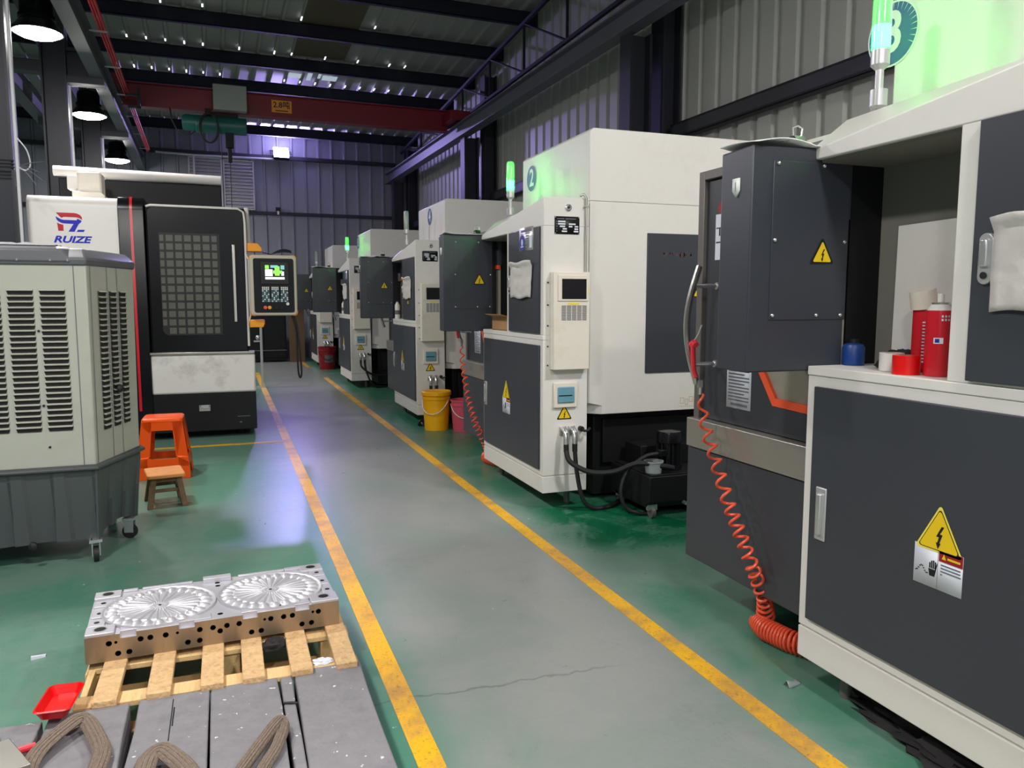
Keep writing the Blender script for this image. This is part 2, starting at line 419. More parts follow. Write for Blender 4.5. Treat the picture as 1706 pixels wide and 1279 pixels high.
# purlins
ORD = ['nearest', 'second', 'third', 'fourth', 'fifth', 'sixth']
for k, y in enumerate(PY):
    mb = MB(); zz = roofz(y)
    mb.box(LX, WX - .05, y - .035, y - .02, zz - .20, zz - .01); mb.box(LX, WX - .05, y - .035, y + .05, zz - .20, zz - .185)
    mb.box(LX, WX - .05, y - .035, y + .05, zz - .025, zz - .01)
    where = ['crossing above the top edge of the photo', 'the next one in from the front', 'running over the middle of the skylight strip',
             'just ahead of the red crane girder', 'behind the red crane girder', 'along the top of the far wall'][k]
    tag(hall(mb).build('roof_purlin', 'purlin'), 'dark steel roof purlin, ' + where, 'purlin', 'roof purlins')

# runway beams
def ibeam(x, y0, y1, z0, z1, w):
    mb = MB(); t = .016
    mb.box(x - w / 2, x + w / 2, y0, y1, z0, z0 + t); mb.box(x - w / 2, x + w / 2, y0, y1, z1 - t, z1); mb.box(x - .008, x + .008, y0, y1, z0 + t, z1 - t)
    return mb
t = thing('runway_beam', 'grey steel crane runway beam along the ribbed right wall', 'beam')
hall(ibeam(4.17, -6, FARY - .1, 4.09, 4.32, .17)).build('i_beam', 'beam', t)
hall(MB().box(4.15, 4.19, -6, FARY - .1, 4.32, 4.345)).build('crane_rail', 'purlin', t)
t = thing('runway_beam', 'dark steel crane runway beam under the red power rail', 'beam')
hall(ibeam(-1.14, -6, FARY - .1, 4.10, 4.40, .15)).build('i_beam', 'grey', t)
hall(MB().box(-1.16, -1.12, -6, FARY - .1, 4.40, 4.425)).build('crane_rail', 'purlin', t)
t = thing('runway_beam', 'steel runway beam of the next bay behind the dark columns', 'beam')
hall(ibeam(-2.35, -6, FARY - .1, 4.25, 4.55, .18)).build('i_beam', 'grey', t)

# wall columns in pairs
WHERE = ['above machine 2', 'beside the green-lit machine 2 tower lamp', 'in the far corner']
for k, y in enumerate((7.25, 12.75, 18.05)):
    mb = MB(); mb.box(4.17, 4.20, y, y + .22, 0, 4.09); mb.box(4.40, 4.43, y, y + .22, 0, 4.09); mb.box(4.2, 4.40, y + .10, y + .115, 0, 4.09)
    tag(hall(mb).build('crane_column', 'dgrey'), 'dark steel crane column under the right runway beam, ' + ['nearest of the row', 'middle of the row', 'in the far corner'][k], 'column', 'crane columns on the right')
    mb = MB(); mb.box(4.50, 4.52, y - .1, y + .14, 0, 5.4 - .3 * k); mb.box(4.70, 4.72, y - .1, y + .14, 0, 5.4 - .3 * k); mb.box(4.52, 4.70, y + .01, y + .03, 0, 5.4 - .3 * k)
    tag(hall(mb).build('wall_column', 'dgrey'), 'dark steel hall column against the ribbed right wall, ' + ['nearest of the row', 'middle of the row', 'in the far corner'][k], 'column', 'hall columns on the right')
# girt on the right wall
for k, (y0, y1) in enumerate(((-6, 7.15), (7.4, 12.6), (12.9, 17.9))):
    mb = MB().box(4.60, 4.62, y0, y1, 3.02, 3.17).box(4.60, 4.71, y0, y1, 3.15, 3.17).box(4.60, 4.71, y0, y1, 3.02, 3.04)
    tag(hall(mb).build('wall_girt', 'dgrey'), 'dark horizontal girt on the ribbed right wall, ' + ['nearest stretch above the panel box', 'middle stretch behind machine 2', 'far stretch behind machine 4'][k], 'girt', 'girts on the right wall')
# eaves truss on the right
t = thing('eaves_truss', 'dark steel lattice truss under the roof along the right wall', 'truss')
mb = MB()
ys = [5.0 + 1.45 * k for k in range(10)]
mb.tube([(4.45, 4, roofz(4) - .22), (4.45, 18.4, roofz(18.4) - .22)], .04, 6)
hall(mb).build('top_chord', 'purlin', t)
hall(MB().tube([(4.45, 4, 4.72), (4.45, 18.4, 4.55)], .035, 6)).build('bottom_chord', 'purlin', t)
for k, y in enumerate(ys):
    zb = 4.72 - .17 * (y - 4) / 14.4
    hall(MB().tube([(4.45, y, zb), (4.45, y, roofz(y) - .22)], .02, 6)).build('post', 'purlin', t)
    if k < 9: hall(MB().tube([(4.45, y, zb), (4.45, y + 1.45, roofz(y + 1.45) - .22)], .018, 6)).build('diagonal', 'purlin', t)
# roof rafters over the left bay
for k, x in enumerate((-2.0, -3.6)):
    mb = MB()
    mb.loft([[(x - .08, 3, roofz(3) - .42), (x + .08, 3, roofz(3) - .42), (x + .08, 3, roofz(3) - .21), (x - .08, 3, roofz(3) - .21)],
             [(x - .08, 18.5, roofz(18.5) - .42), (x + .08, 18.5, roofz(18.5) - .42), (x + .08, 18.5, roofz(18.5) - .21), (x - .08, 18.5, roofz(18.5) - .21)]])
    tag(hall(mb).build('roof_rafter', 'grey'), ['grey roof rafter over the left columns', 'grey roof rafter over the far left bay'][k], 'rafter')

# left columns with brackets and conduit
LCOL = ['nearest, cut by the photo edge beside the white machine panel', 'in the middle behind the first hanging lamp', 'farthest, behind the second hanging lamp']
for k, y in enumerate((7.98, 11.3, 14.65)):
    t = thing('steel_column', 'dark steel column on the left with a bracket, ' + LCOL[k], 'column', group='columns on the left')
    mb = MB().box(-1.75, -1.73, y - .13, y + .13, 0, 5.5 - .1 * k).box(-1.49, -1.47, y - .13, y + .13, 0, 5.5 - .1 * k).box(-1.75, -1.47, y - .015, y + .015, 0, 5.5 - .1 * k)
    hall(mb).build('shaft', 'dgrey', t)
    hall(MB().box(-1.47, -1.06, y - .1, y + .1, 4.0 + .02, 4.10).box(-1.47, -1.22, y - .012, y + .012, 4.08, 4.40).box(-1.5, -1.22, y - .1, y + .1, 4.40, 4.43)).build('bracket', 'dgrey', t)
    hall(MB().tube([(-1.44, y - .14, 0.3), (-1.44, y - .14, 3.97), (-1.06, y - .14, 3.97)], .014, 8)).build('conduit', 'conduit', t)
    hall(MB().box(-2.35, -1.75, y - .1, y + .1, 4.12, 4.25)).build('rear_bracket', 'dgrey', t)
# girt on far wall, left end, and across
mb = MB().box(LX, WX - .4, FARY - .16, FARY - .045, 4.50, 4.58)
tag(hall(mb).build('wall_girt', 'dgrey'), 'dark upper girt across the far wall behind the louvre window', 'girt')
mb = MB().box(LX, WX - .4, FARY - .12, FARY - .045, 3.27, 3.34)
tag(hall(mb).build('wall_girt', 'dgrey'), 'dark lower girt across the far wall below the floodlight', 'girt')
# far wall louvre window in two leaves
def louver(x0, x1, z0, z1):
    mb = MB(); y = FARY - .09
    mb.box(x0, x0 + .03, y - .02, y + .02, z0, z1).box(x1 - .03, x1, y - .02, y + .02, z0, z1).box(x0, x1, y - .02, y + .02, z1 - .03, z1).box(x0, x1, y - .02, y + .02, z0, z0 + .03)
    n = 14
    for i in range(n):
        z = z0 + .04 + (z1 - z0 - .07) * i / n; h = (z1 - z0 - .07) / n
        mb.add([(x0 + .03, y - .03, z), (x1 - .03, y - .03, z), (x1 - .03, y + .03, z + h * .95), (x0 + .03, y + .03, z + h * .95)], [(0, 1, 2, 3)])
    return hall(mb)
wn = struct(thing('window_1', None, None))
louver(-.22, .47, 3.40, 4.46).build('louver_leaf', 'louver', wn); louver(.49, 1.14, 3.36, 4.44).build('louver_leaf', 'louver', wn)
hall(MB().box(-.24, 1.16, FARY - .14, FARY - .05, 4.47, 4.56)).build('window_hood', 'louver', wn)
# conduit to the floodlight and the floodlight
tag(hall(MB().tube([(-.85, FARY - .20, 4.49), (-.1, FARY - .20, 4.47), (1.6, FARY - .20, 4.49)], .022, 8).tube([(-.1, FARY - .20, 4.47), (-.1, FARY - .20, 2.6)], .02, 8)).build('light_conduit', 'conduit'), 'pale conduit pipe running along the far wall to the floodlight', 'conduit')
t = thing('floodlight', 'glaring violet floodlight on the far wall', 'floodlight')
M_ = HALL @ Matrix.Translation((1.72, FARY - .25, 4.60)) @ Matrix.Rotation(R(-38), 4, 'X')
MB().box(-.17, .17, -.03, .05, -.14, .14).xform(M_).build('housing', 'black', t, .008)
MB().box(-.15, .15, -.076, -.0745, -.12, .12).xform(M_).build('led_panel', 'flood', t)
MB().box(-.16, .16, -.074, -.031, -.13, .13).xform(M_).build('glow_rim', 'floodrim', t)  # rim made to glow so the floodlight also lights its wall
hall(MB().tube([(1.5, FARY - .25, 4.6), (1.5, FARY - .06, 4.7), (1.94, FARY - .06, 4.7), (1.94, FARY - .25, 4.6)], .012, 6)).build('bracket', 'black', t)
t = thing('wall_camera', 'small black camera box on the far wall below the floodlight', 'camera')
hall(MB().box(1.58, 1.68, FARY - .16, FARY - .05, 3.36, 3.44)).build('camera_body', 'black', t, .005)
hall(MB().box(1.61, 1.65, FARY - .14, FARY - .06, 3.28, 3.36)).build('mount', 'alu', t)
# dark cabinet at the end of the aisle with a brown board
t = thing('storage_cabinet', 'dark cabinet at the far end of the aisle behind the hanging cable', 'cabinet')
MB().box(.30, 1.25, 17.7, 18.2, 0.03, 1.30).build('carcass', 'black', t, .006)
MB().box(.33, .77, 17.685, 17.70, .10, 1.27).build('door', 'black', t, .004); MB().box(.79, 1.22, 17.685, 17.70, .10, 1.27).build('door', 'black', t, .004)
MB().box(.3, 1.25, 17.67, 17.69, .25, .27).build('kick_rail', 'grey', t)
tag(MB().box(1.30, 1.62, 17.55, 17.62, 0.0, 1.22).build('leaning_board', 'brown'), 'brown board standing upright beside the farthest machine', 'board')

# high-bay lamps
def lamp(y, i, x=-1.42, lm='lampglow'):
    lab = ['large round high-bay lamp hanging nearest at the upper left corner', 'round high-bay lamp hanging between the two left columns', 'round high-bay lamp hanging farthest, behind the last left column',
           'added round high-bay lamp, out of view above the cooler', 'added round high-bay lamp, out of view beside the camera', 'added round high-bay lamp, out of view behind the camera', 'added round high-bay lamp, out of view over machine 3', 'added round high-bay lamp, out of view over the near end of the aisle'][i]
    t = thing('high_bay_lamp', lab, 'lamp', HALL @ Vector((x, y, 3.95)), 0, 'high-bay lamps')
    MB().lathe([(.02, .34), (.05, .33), (.12, .30), (.135, .26), (.135, .16), (.15, .15), (.15, .12), (.14, .11), (.17, .07), (.215, .015), (.215, 0.0), (.20, 0.0), (.12, .09), (.02, .09)], n=28, cap=False).xform(Matrix.Scale(1.08, 4)).build('housing', 'gloss', t)
    MB().lathe([(.001, -.045), (.08, -.040), (.15, -.024), (.203, .004)], n=28, cap=False).xform(Matrix.Scale(1.08, 4)).build('diffuser', lm, t)
    MB().cyl((0, 0, .33), (0, 0, .62), .014).build('hanger', 'grey', t)
for i, y in enumerate((9.07, 12.74, 16.55, 5.4, 1.73, -1.9)): lamp(y, i)  # last three are added out of view to brighten the near machine faces
lamp(1.6, 6, 3.3, 'lampfill')  # unseen lamp put in to light machine fronts and the right wall
lamp(-0.9, 7, 1.2, 'lampfill')  # unseen lamp put in as more light on the camera-facing sides
# ================================================================== the row of machining centres
# local frame: x away from the aisle, y along it (0 = far end of the electrical cabinet), z up
def cabinet_top():
    mb = MB(); rings = []
    for y, zf, zt, xc in ((0.045, 1.842, 1.850, .02), (-.03, 1.849, 1.935, .085), (-1.2, 1.985, 1.987, .085)):
        rings.append([(0, y, 1.81), (0, y, zf), (xc, y, zt), (.31, y, zt), (.31, y, 1.81)])
    return mb.loft(rings)

def make_machine():
    t = thing('machining_center', 'x', 'machine')
    # ---- white electrical cabinet
    mb = MB()
    mb.box(0, .31, -1.2, 0, .115, .222).box(.004, .306, -1.196, -.004, .222, .228).box(0, .31, -1.2, 0, .228, 1.10)
    mb.box(-.004, .31, -1.2, 0, 1.10, 1.13)
    mb.box(0, .31, -1.2, -.535, 1.13, 1.81)
    cab = mb.build('electrical_cabinet', 'white', t, .004)
    cabinet_top().build('sloped_top', 'white', cab, .004)
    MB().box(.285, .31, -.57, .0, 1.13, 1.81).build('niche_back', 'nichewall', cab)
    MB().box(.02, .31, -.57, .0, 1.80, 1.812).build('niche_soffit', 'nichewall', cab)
    for y in (-.22, -.42):
        MB().cyl((.275, y, 1.30 + .3 * (y < -.3)), (.286, y, 1.30 + .3 * (y < -.3)), .013).build('grommet', 'rubber', cab)
    for y, x in ((-1.02, .25), (-.13, .10)): MB().cyl((x, y, 0), (x, y, .115), .020).build('foot', 'frame', cab)
    # lower door
    d = MB().box(-.014, 0, -1.155, -.045, .265, 1.065).build('lower_door', 'dark', t, .003)
    h = MB().box(-.020, -.012, -.125, -.078, .555, .735).build('latch_plate', 'alu', d, .004)
    MB().box(-.032, -.018, -.112, -.092, .575, .715).build('latch_handle', 'zinc', h, .004)
    a = Art().frame((-.0145, -.555, .70), '-x'); warn(a, 0, 0.0, .155, 'pale'); a.art('voltage_warning', ['yellow', 'ink', 'paleyel'], d)
    a = Art().frame((-.0145, -.555, .70), '-x')
    a.slab([(-.078, -.15), (.078, -.15), (.078, -.035), (-.078, -.035)], 0, .0006)
    a.rect(.003, .078, -.068, -.035, 1, .0010); a.rect(.0, .0012, -.15, -.035, 3, .001)
    a.poly([(-.025, -.118), (-.008, -.118), (-.004, -.098), (-.029, -.098)], 2, .001)
    for k, (q, l) in enumerate(((-.027, .016), (-.021, .022), (-.015, .024), (-.009, .021))): a.rect(q, q + .0045, -.096, -.096 + l, 2, .001)
    a.poly([(-.004, -.098), (.0, -.078), (-.002, -.077), (-.008, -.098)], 2, .001)
    for k in range(10):
        x0 = -.072 + k * .0042; y0 = -.105 + .009 * math.sin(k * .75 - 1.6); a.rect(x0, x0 + .0046, y0 - .0016, y0 + .0016, 2, .001)
    a.poly([(.012, -.06), (.026, -.06), (.019, -.044)], 4, .0013); a.rect(.03, .07, -.058, -.052, 4, .0013)
    for k in range(4): a.rect(.010, (.072, .072, .074, .016)[k], -.079 - k * .009, -.075 - k * .009, 3, .001)
    a.art('shock_notice', ['sheet', 'signred', 'ink', 'fine', 'yellow'], d)
    # upper door
    d = MB().box(-.014, 0, -1.155, -.60, 1.138, 1.808).build('upper_door', 'dark', t, .003)
    mb = MB(); pts = []
    for k in range(20):
        an = 2 * math.pi * k / 20; pts.append((-.645 + .02 * math.cos(an), 1.455 + (.045 if math.sin(an) > 0 else -.045) + .02 * math.sin(an)))
    l = mb.prism(pts, 'x', -.024, -.012).build('latch_plate', 'alu', d, .002)
    MB().box(-.034, -.02, -.655, -.633, 1.435, 1.505).build('latch_handle', 'zinc', l, .004)
    MB().cyl((-.028, -.645, 1.413), (-.02, -.645, 1.413), .009).build('keyhole', 'ink', l)
    # ---- near end face: heat exchanger, breaker, plates, connectors
    y = -1.2
    e = MB().box(.045, .29, y - .065, y, .915, 1.525).build('heat_exchanger', 'cream', t, .004)
    MB().box(.07, .275, y - .072, y - .064, 1.345, 1.505).build('bezel', 'cream', e, .002)
    MB().box(.096, .262, y - .0745, y - .071, 1.358, 1.482).build('screen', 'screen', e)
    MB().box(.275, .283, y - .067, y - .064, 1.39, 1.42).box(.14, .215, y - .067, y - .064, 1.322, 1.336).build('yellow_label', 'paleyel', e)
    a = Art().frame((.096, y - .0655, 1.225), '-y')
    for i in range(5):
        for j in range(10): a.rect(i * .0355, i * .0355 + .030, j * .0095, j * .0095 + .006, 0, .0006)
    a.art('vent_grille', ['fine'], e)
    for zz in (.94, 1.06, 1.19, 1.32, 1.46): MB().cyl((.030, y - .006, zz), (.030, y, zz), .005, 8).build('rivet', 'ink', e)
    b = MB().box(.068, .232, y - .02, y, .668, .83).build('breaker_box', 'cream', t, .005)
    MB().box(.092, .208, y - .030, y - .019, .70, .802).build('window', 'blueglass', b, .006)
    MB().box(.096, .19, y - .0325, y - .029, .744, .750).build('slot', 'ink', b)
    a = Art().frame((.148, y - .001, .622), '-y'); warn(a, 0, 0, .108); a.art('voltage_warning', ['yellow', 'ink'], t)
    for k, x in enumerate((.135, .195)):
        c1 = MB().box(x - .022, x + .022, y - .012, y, .49, .545).tube([(x, y - .01, .53), (x, y - .04, .53), (x, y - .06, .51), (x, y - .064, .47), (x, y - .064, .44)], .018, 10).build('connector', 'zinc', t)
        MB().cyl((x, y - .064, .45), (x, y - .066, .39), .017).build('cable_gland', 'rubber', c1)
    MB().cyl((.262, y, .525), (.262, y - .03, .525), .017).tube([(.262, y - .03, .525), (.27, y - .05, .515), (.29, y - .06, .52), (.305, y - .06, .535)], .009, 8).build('cable_elbow', 'rubber', t)
    a = Art().frame((.158, y, 1.815), '-y'); a.slab([(-.085, -.055), (.085, -.055), (.085, .055), (-.085, .055)], 0, .002)
    a.rect(-.07, -.02, .038, .043, 1, .0026); a.rect(-.01, .06, .038, .043, 1, .0026)
    for r_, cells in enumerate((((-.062, -.012),), ((-.062, -.012), (.012, .058)), ((-.05, -.014), (.012, .036), (.052, .076)), ((-.03, -.002), (.05, .076)), ((-.036, .0), (.046, .078)))):
        for (q0, q1) in cells: a.rect(q0, q1, .019 - r_ * .015, .028 - r_ * .015, 2, .0026)
        a.rect(-.075, -.067, .021 - r_ * .015, .026 - r_ * .015, 1, .0026)
    a.art('rating_plate', ['ink', 'fine', 'sheet'], t)
    for x in (.078, .238):
        for zz in (1.765, 1.865): MB().cyl((x, y, zz), (x, y - .004, zz), .004, 8).build('plate_screw', 'zinc', t)
    k_ = MB().lathe([(.022, 0), (.022, .006), (.014, .010), (.013, .006)], (.166, y, 1.925), (0, -1, 0), 18).build('cam_lock', 'zinc', t)
    MB().cyl((.166, y, 1.925), (.166, y - .009, 1.925), .009, 12).build('keyway', 'ink', k_)
    MB().tube([(.285, y - .012, 1.525), (.285, y - .012, 1.945)], .007, 8).tube([(.285, y - .012, 1.945), (.284, y - .014, 1.985), (.268, y - .01, 2.01), (.245, y + .0, 2.0)], .008, 8).box(.27, .30, y - .022, y, 1.93, 1.938).build('conduit', 'steel', t)
    # ---- white enclosure
    mb = MB()
    prof = lambda x0, z0, z1: [(x0, z0), (x0 + .0, z1)]
    mb.loft([[(.34 + .10, -1.15, .60), (2.0, -1.15, .60), (2.0, .84, .60), (.34, .84, .60), (.34, -1.06, .60)],
             [(.34 + .10, -1.15, .66), (2.0, -1.15, .66), (2.0, .84, .66), (.34, .84, .66), (.34, -1.08, .66)],
             [(.345, -1.15, .68), (2.0, -1.15, .68), (2.0, .84, .68), (.34, .84, .68), (.34, -1.145, .68)],
             [(.345, -1.15, 1.9795), (2.0, -1.15, 1.9795), (2.0, .84, 1.9795), (.34, .84, 1.9795), (.34, -1.145, 1.9795)]])
    enc = mb.build('enclosure', 'white', t, .006)
    MB().prism([(.335, 1.98), (.335, 2.415), (.36, 2.435), (1.9, 2.435), (1.9, 1.98)], 'y', -1.152, .03).build('head_cover', 'white', t, .006)
    s = MB().box(.76, 1.45, -1.160, -1.148, .865, 1.79).build('side_panel', 'dark', t, .003)
    a = Art().frame((1.16, -1.1605, 1.40), '-y'); warn(a, 0, 0, .10); a.art('voltage_warning', ['yellow', 'ink'], s)
    a = Art().frame((1.10, -1.151, .665), '-y'); a.rect(-.07, .10, -.04, .04, 0, .001)
    for (q0, q1, r0, r1) in ((-.06, -.03, -.02, .02), (-.02, .0, -.03, .01), (.01, .04, -.01, .025), (.05, .09, -.03, .03)):
        for w_ in ((q0, q0 + .002, r0, r1), (q1 - .002, q1, r0, r1), (q0, q1, r0, r0 + .002), (q0, q1, r1 - .002, r1)): a.rect(*w_, 1, .0015)
    a.art('diagram_sticker', ['cream', 'fine'], enc)
    MB().box(.44, 1.9, -1.03, .80, .03, .60).box(.50, 1.8, -1.06, -1.03, .25, .55).build('base_casting', 'black', t, .006)
    # ---- front: dark sliding door, apron, drip strip
    fr = MB().box(.11, .34, .805, .845, .83, 1.90).box(.11, .34, .0, .8049, 1.862, 1.90).build('door_frame', 'frame', t, .003)
    MB().box(.15, .34, .0, .805, .83, 1.862).build('front_liner', 'black', fr)
    mb = MB()
    wn_ = [(.42, 1.60), (.42, 1.10), (.32, .965), (.0, .955), (.0, 1.60)]     # y, z of the window cut
    mb.prism([(.79, .835), (.79, 1.855), (0, 1.855), (0, 1.62), (.44, 1.62), (.44, 1.095), (.33, .945), (0, .935), (0, .835)], 'x', .125, .15)
    d = mb.build('sliding_door', 'dark', t, .002)
    MB().prism([(.44, 1.62), (.44, 1.095), (.33, .945), (0, .935), (0, .965), (.315, .975), (.41, 1.105), (.41, 1.59), (0, 1.59), (0, 1.62)], 'x', .122, .14).build('window_seal', 'seal', d)
    MB().prism([(.41, 1.59), (.41, 1.105), (.315, .975), (0, .965), (0, 1.59)], 'x', .135, .142).build('door_window', 'winglass', d)
    a = Art().frame((.1248, .545, 1.02), '-x'); a.slab([(-.08, -.115), (.08, -.115), (.08, .09), (-.08, .09)], 0, .0008)
    for k in range(12): a.rect(-.068, .068 - .03 * ((k * 7) % 3 == 0), .065 - k * .0135, .071 - k * .0135, 1, .0012)
    a.rect(-.05, .06, -.104, -.094, 1, .0012)
    a.art('instruction_sheet', ['sheet', 'fine'], d)
    a = Art().frame((.1248, .70, 1.62), '-x')
    a.rect(-.035, .06, -.10, .09, 0, .0008); a.disc(.0, .115, .022, 1, .001); a.rect(-.03, .05, .03, .035, 2, .0012); a.rect(-.01, .0, .0, .03, 2, .0012); a.rect(-.03, .05, -.03, -.024, 2, .0012); a.disc(.03, -.065, .024, 2, .0012); a.disc(.03, -.065, .018, 0, .0016)
    a.art('pictogram_strip', ['sheet', 'signred', 'ink'], d)
    pts = []
    for k in range(15):
        f = k / 14; pts.append((.025 - .055 * math.sin(math.pi * f), .70, 1.00 + .49 * f))
    hd = MB().tube(pts, .017, 10, flat=(.02, .013)).build('door_handle', 'steel', d)
    for zz in (1.08, 1.41): MB().cyl((-.012, .70, zz), (.128, .70, zz), .009, 10).cyl((.11, .70, zz), (.126, .70, zz), .015, 12).build('standoff', 'zinc', hd)
    MB().box(.075, .34, -.05, .845, .705, .832).build('drip_strip', 'strip', t, .004)
    ap = MB().box(.085, .34, -.05, .845, .20, .702).build('apron', 'dark', t, .004)
    for zz in (.665, .51, .34): MB().box(.07, .086, .025, .07, zz, zz + .022).build('apron_latch', 'black', ap, .003)
    return t

def operator_box():
    """back of the swivelling operator panel, a part of its machine"""
    mb = MB()
    poly = [(-.245, .015), (.14, .0), (.25, .10), (.25, .20), (-.23, .20)]
    mb.prism(poly, 'z', 1.112, 1.845)
    o = mb.build('operator_panel', 'navy', None, .006)
    MB().prism([(-.165, .0115 - .0035), (.14, -.0035), (.14, .002), (-.165, .0125)], 'z', 1.285, 1.80).build('back_plate', 'navy', o, .0015)
    for x, zz in ((-.15, 1.79), (.03, 1.79), (-.155, 1.545), (-.155, 1.30), (.02, 1.30), (.125, 1.545), (.12, 1.30)):
        yb = .0113 - .0285 * (x + .165)
        MB().sphere((x, yb - .007, zz), .0065, 8).build('bolt', 'zinc', o)
    a = Art().frame((.035, .0025, 1.50), '-y'); warn(a, 0, .0, .10, 'plain', .004); a.art('voltage_warning', ['yellow', 'ink'], o)
    a = Art().frame((-.238, .10, 1.72), '-x'); a.slab([(-.018, .03), (-.018, -.01), (0, -.032), (.018, -.01), (.018, .03)][::-1], 0, .006); a.rect(-.003, .003, -.012, .018, 1, .007)
    a.art('hook_plate', ['badgew', 'zinc'], o)
    MB().box(.22, .30, .05, .15, 1.56, 1.66).build('swivel_arm', 'nichewall', o, .006)
    return o

def tower(lit, lens=True):
    mb = MB().cyl((0, 0, 0), (0, 0, .05), .026, 16).cyl((0, 0, .05), (0, 0, .11), .013, 12).lathe([(.013, .11), (.028, .125), (.028, .17)], n=18)
    o = mb.build('signal_tower', 'alu', None)
    MB().lathe([(.028, .172), (.028, .36), (.022, .375), (.001, .378)], n=18).build('lens', 'lens', o)
    MB().lathe([(.018, .176), (.018, .245)], n=14).build('lamp_segment', 'greenlit' if lit else 'lens', o)
    return o

proto = make_machine(); boxp = operator_box(); twl = tower(True); twd = tower(False)
ORIG = [(1.845, 2.10), (1.87, 5.70), (1.91, 9.32), (1.79, 13.17), (1.70, 17.18)]
ORIG[4] = (1.70, 16.95)
SPEC = [  # badge, badge y z, box offset, tower (x, y) lit
    ('3', (.04, 2.255, .108), (0, 0, 0), (.105, -.14, 1.955), True),
    ('2', (-.16, 2.26, .10), (-.055, .04, .0), (.10, -.33, 1.965), True),
    ('4', (-.52, 2.30, .10), (-.12, .10, .02), (.07, -.47, 1.985), False),
    ('8', (-.02, 2.30, .11), (-.17, .06, .04), (.10, -.36, 1.985), True),
    (None, None, (-.10, .05, .05), (.13, -.2, 1.985), False)]
MLAB = ['white machining centre numbered 3, nearest of the row and cut by the photo edge',
        'white machining centre numbered 2 on a blue disc, with a lit green tower light',
        'white machining centre numbered 4 with its tower light off, behind the yellow and pink buckets',
        'green-lit white machining centre just beyond machine 4, its tower light glowing',
        'farthest white machining centre at the end of the row, its casing tinted violet']
MACH = []
for i, (x0, y0) in enumerate(ORIG):
    o = proto if i == 0 else copy_tree(proto)
    o.location = (x0, y0, 0); tag(o, MLAB[i], 'machine', 'machining centres in a row along the aisle')
    MACH.append(o)
for i, (bd, bp_, off, tw, lit) in enumerate(SPEC):
    o = MACH[i]
    b = copy_tree(boxp, o) if i else boxp
    b.parent = o; b.location = off
    if i: MB().box(.245, .42, .13, .20, 1.112, 1.845).build('side_wing', 'navy', b, .004)
    src = twl if lit else twd
    if not src.parent: s = src
    else: s = copy_tree(src)
    s.parent = o; s.location = tw
    if bd:
        yy, zz, r = bp_
        a = Art().frame((.334, yy, zz), '-x'); a.disc(0, 0, r, 0, .001, 40); a.disc(0, 0, r * .94, 1, .0016, 40)
        a.text(bd, 0, -.0, r * 1.75, 0, .0022, bold=.004)
        if i == 0:
            for k in range(16):
                an = R(-30 + 12 * k); a.poly([(r * .70 * math.cos(an), r * .70 * math.sin(an)), (r * .93 * math.cos(an + .012), r * .93 * math.sin(an + .012)), (r * .93 * math.cos(an - .012), r * .93 * math.sin(an - .012))], 0, .0022)
        a.art('number_badge', ['badgew', 'badge'], o)
    else:
        a = Art().frame((.334, -.25, 2.28), '-x')
        for k, ch in enumerate('精密加工'): a.text(ch, .05, .12 - k * .085, .075, 0, .001)
        a.art('lettering', ['ink'], o)
# notice plate on machine 2's upper door, small warnings on 4's
for i, y_ in ((1, -.94), (3, -.94)):
    a = Art().frame((-.0145, y_, 1.745), '-x')
    a.slab([(-.125, -.075), (.125, -.075), (.125, .075), (-.125, .075)], 0, .001)
    a.rect(-.09, .10, .045, .062, 3, .0016); a.rect(-.09, .08, .032, .037, 3, .0016)
    for k in range(5): a.rect(-.01, .045, .015 - k * .017, .024 - k * .017, 3, .0016)
    a.rect(.06, .105, -.06, .02, 2, .0016)
    a.disc(-.07, -.022, .052, 1, .0018); a.disc(-.07, -.018, .015, 2, .0022, ry=.022); a.rect(-.095, -.045, -.05, -.042, 2, .0022)
    a.art('notice_plate', ['alu', 'bluedk', 'sheet', 'fine'], MACH[i])
a = Art().frame((-.0145, -.88, 1.33), '-x'); warn(a, 0, 0, .085); a.art('voltage_warning', ['yellow', 'ink'], MACH[2])
# reddish scribble on machine 2's side panel
a = Art().frame((.98, -1.1605, 1.655), '-y')
sc = random.Random(5)
for k in range(9):
    x0 = -.11 + k * .026
    for q in range(3): xa = x0 + sc.uniform(0, .012); a.rect(xa, xa + sc.uniform(.003, .012), sc.uniform(-.018, .0), sc.uniform(.002, .016), 0, .0006)
W['scrib'] = mat('faint_pen', c(96, 66, 72), 0.6, var=0.2)
a.art('pen_marks', ['scrib'], MACH[1])

def at_m(i, x, y, z): return Vector((ORIG[i][0] + x, ORIG[i][1] + y, z))

# ---- cables from the connectors of machines 2, 4 and the one beyond
def cable(name, pts, r, m_, lab, cat='cable', grp=None, n=8):
    cv = [Vector(p) for p in pts]; out = []
    for i in range(len(cv) - 1):
        p0 = cv[max(i - 1, 0)]; p1 = cv[i]; p2 = cv[i + 1]; p3 = cv[min(i + 2, len(cv) - 1)]
        for k in range(8):
            t_ = k / 8; out.append(0.5 * ((2 * p1) + (p2 - p0) * t_ + (2 * p0 - 5 * p1 + 4 * p2 - p3) * t_ ** 2 + (3 * p1 - p0 - 3 * p2 + p3) * t_ ** 3))
    out.append(cv[-1])
    return tag(MB().tube(out, r, n).build(name, m_), lab, cat, grp)
x, y = ORIG[1]
cable('power_cable', [at_m(1, .135, -1.266, .40), at_m(1, .15, -1.30, .33), at_m(1, .26, -1.36, .27), at_m(1, .40, -1.42, .275), at_m(1, .52, -1.5, .335), at_m(1, .66, -1.56, .32), at_m(1, .74, -1.56, .30)], .017, 'rubber', 'thick black cable arching from machine 2 to the pump motor', 'cable')
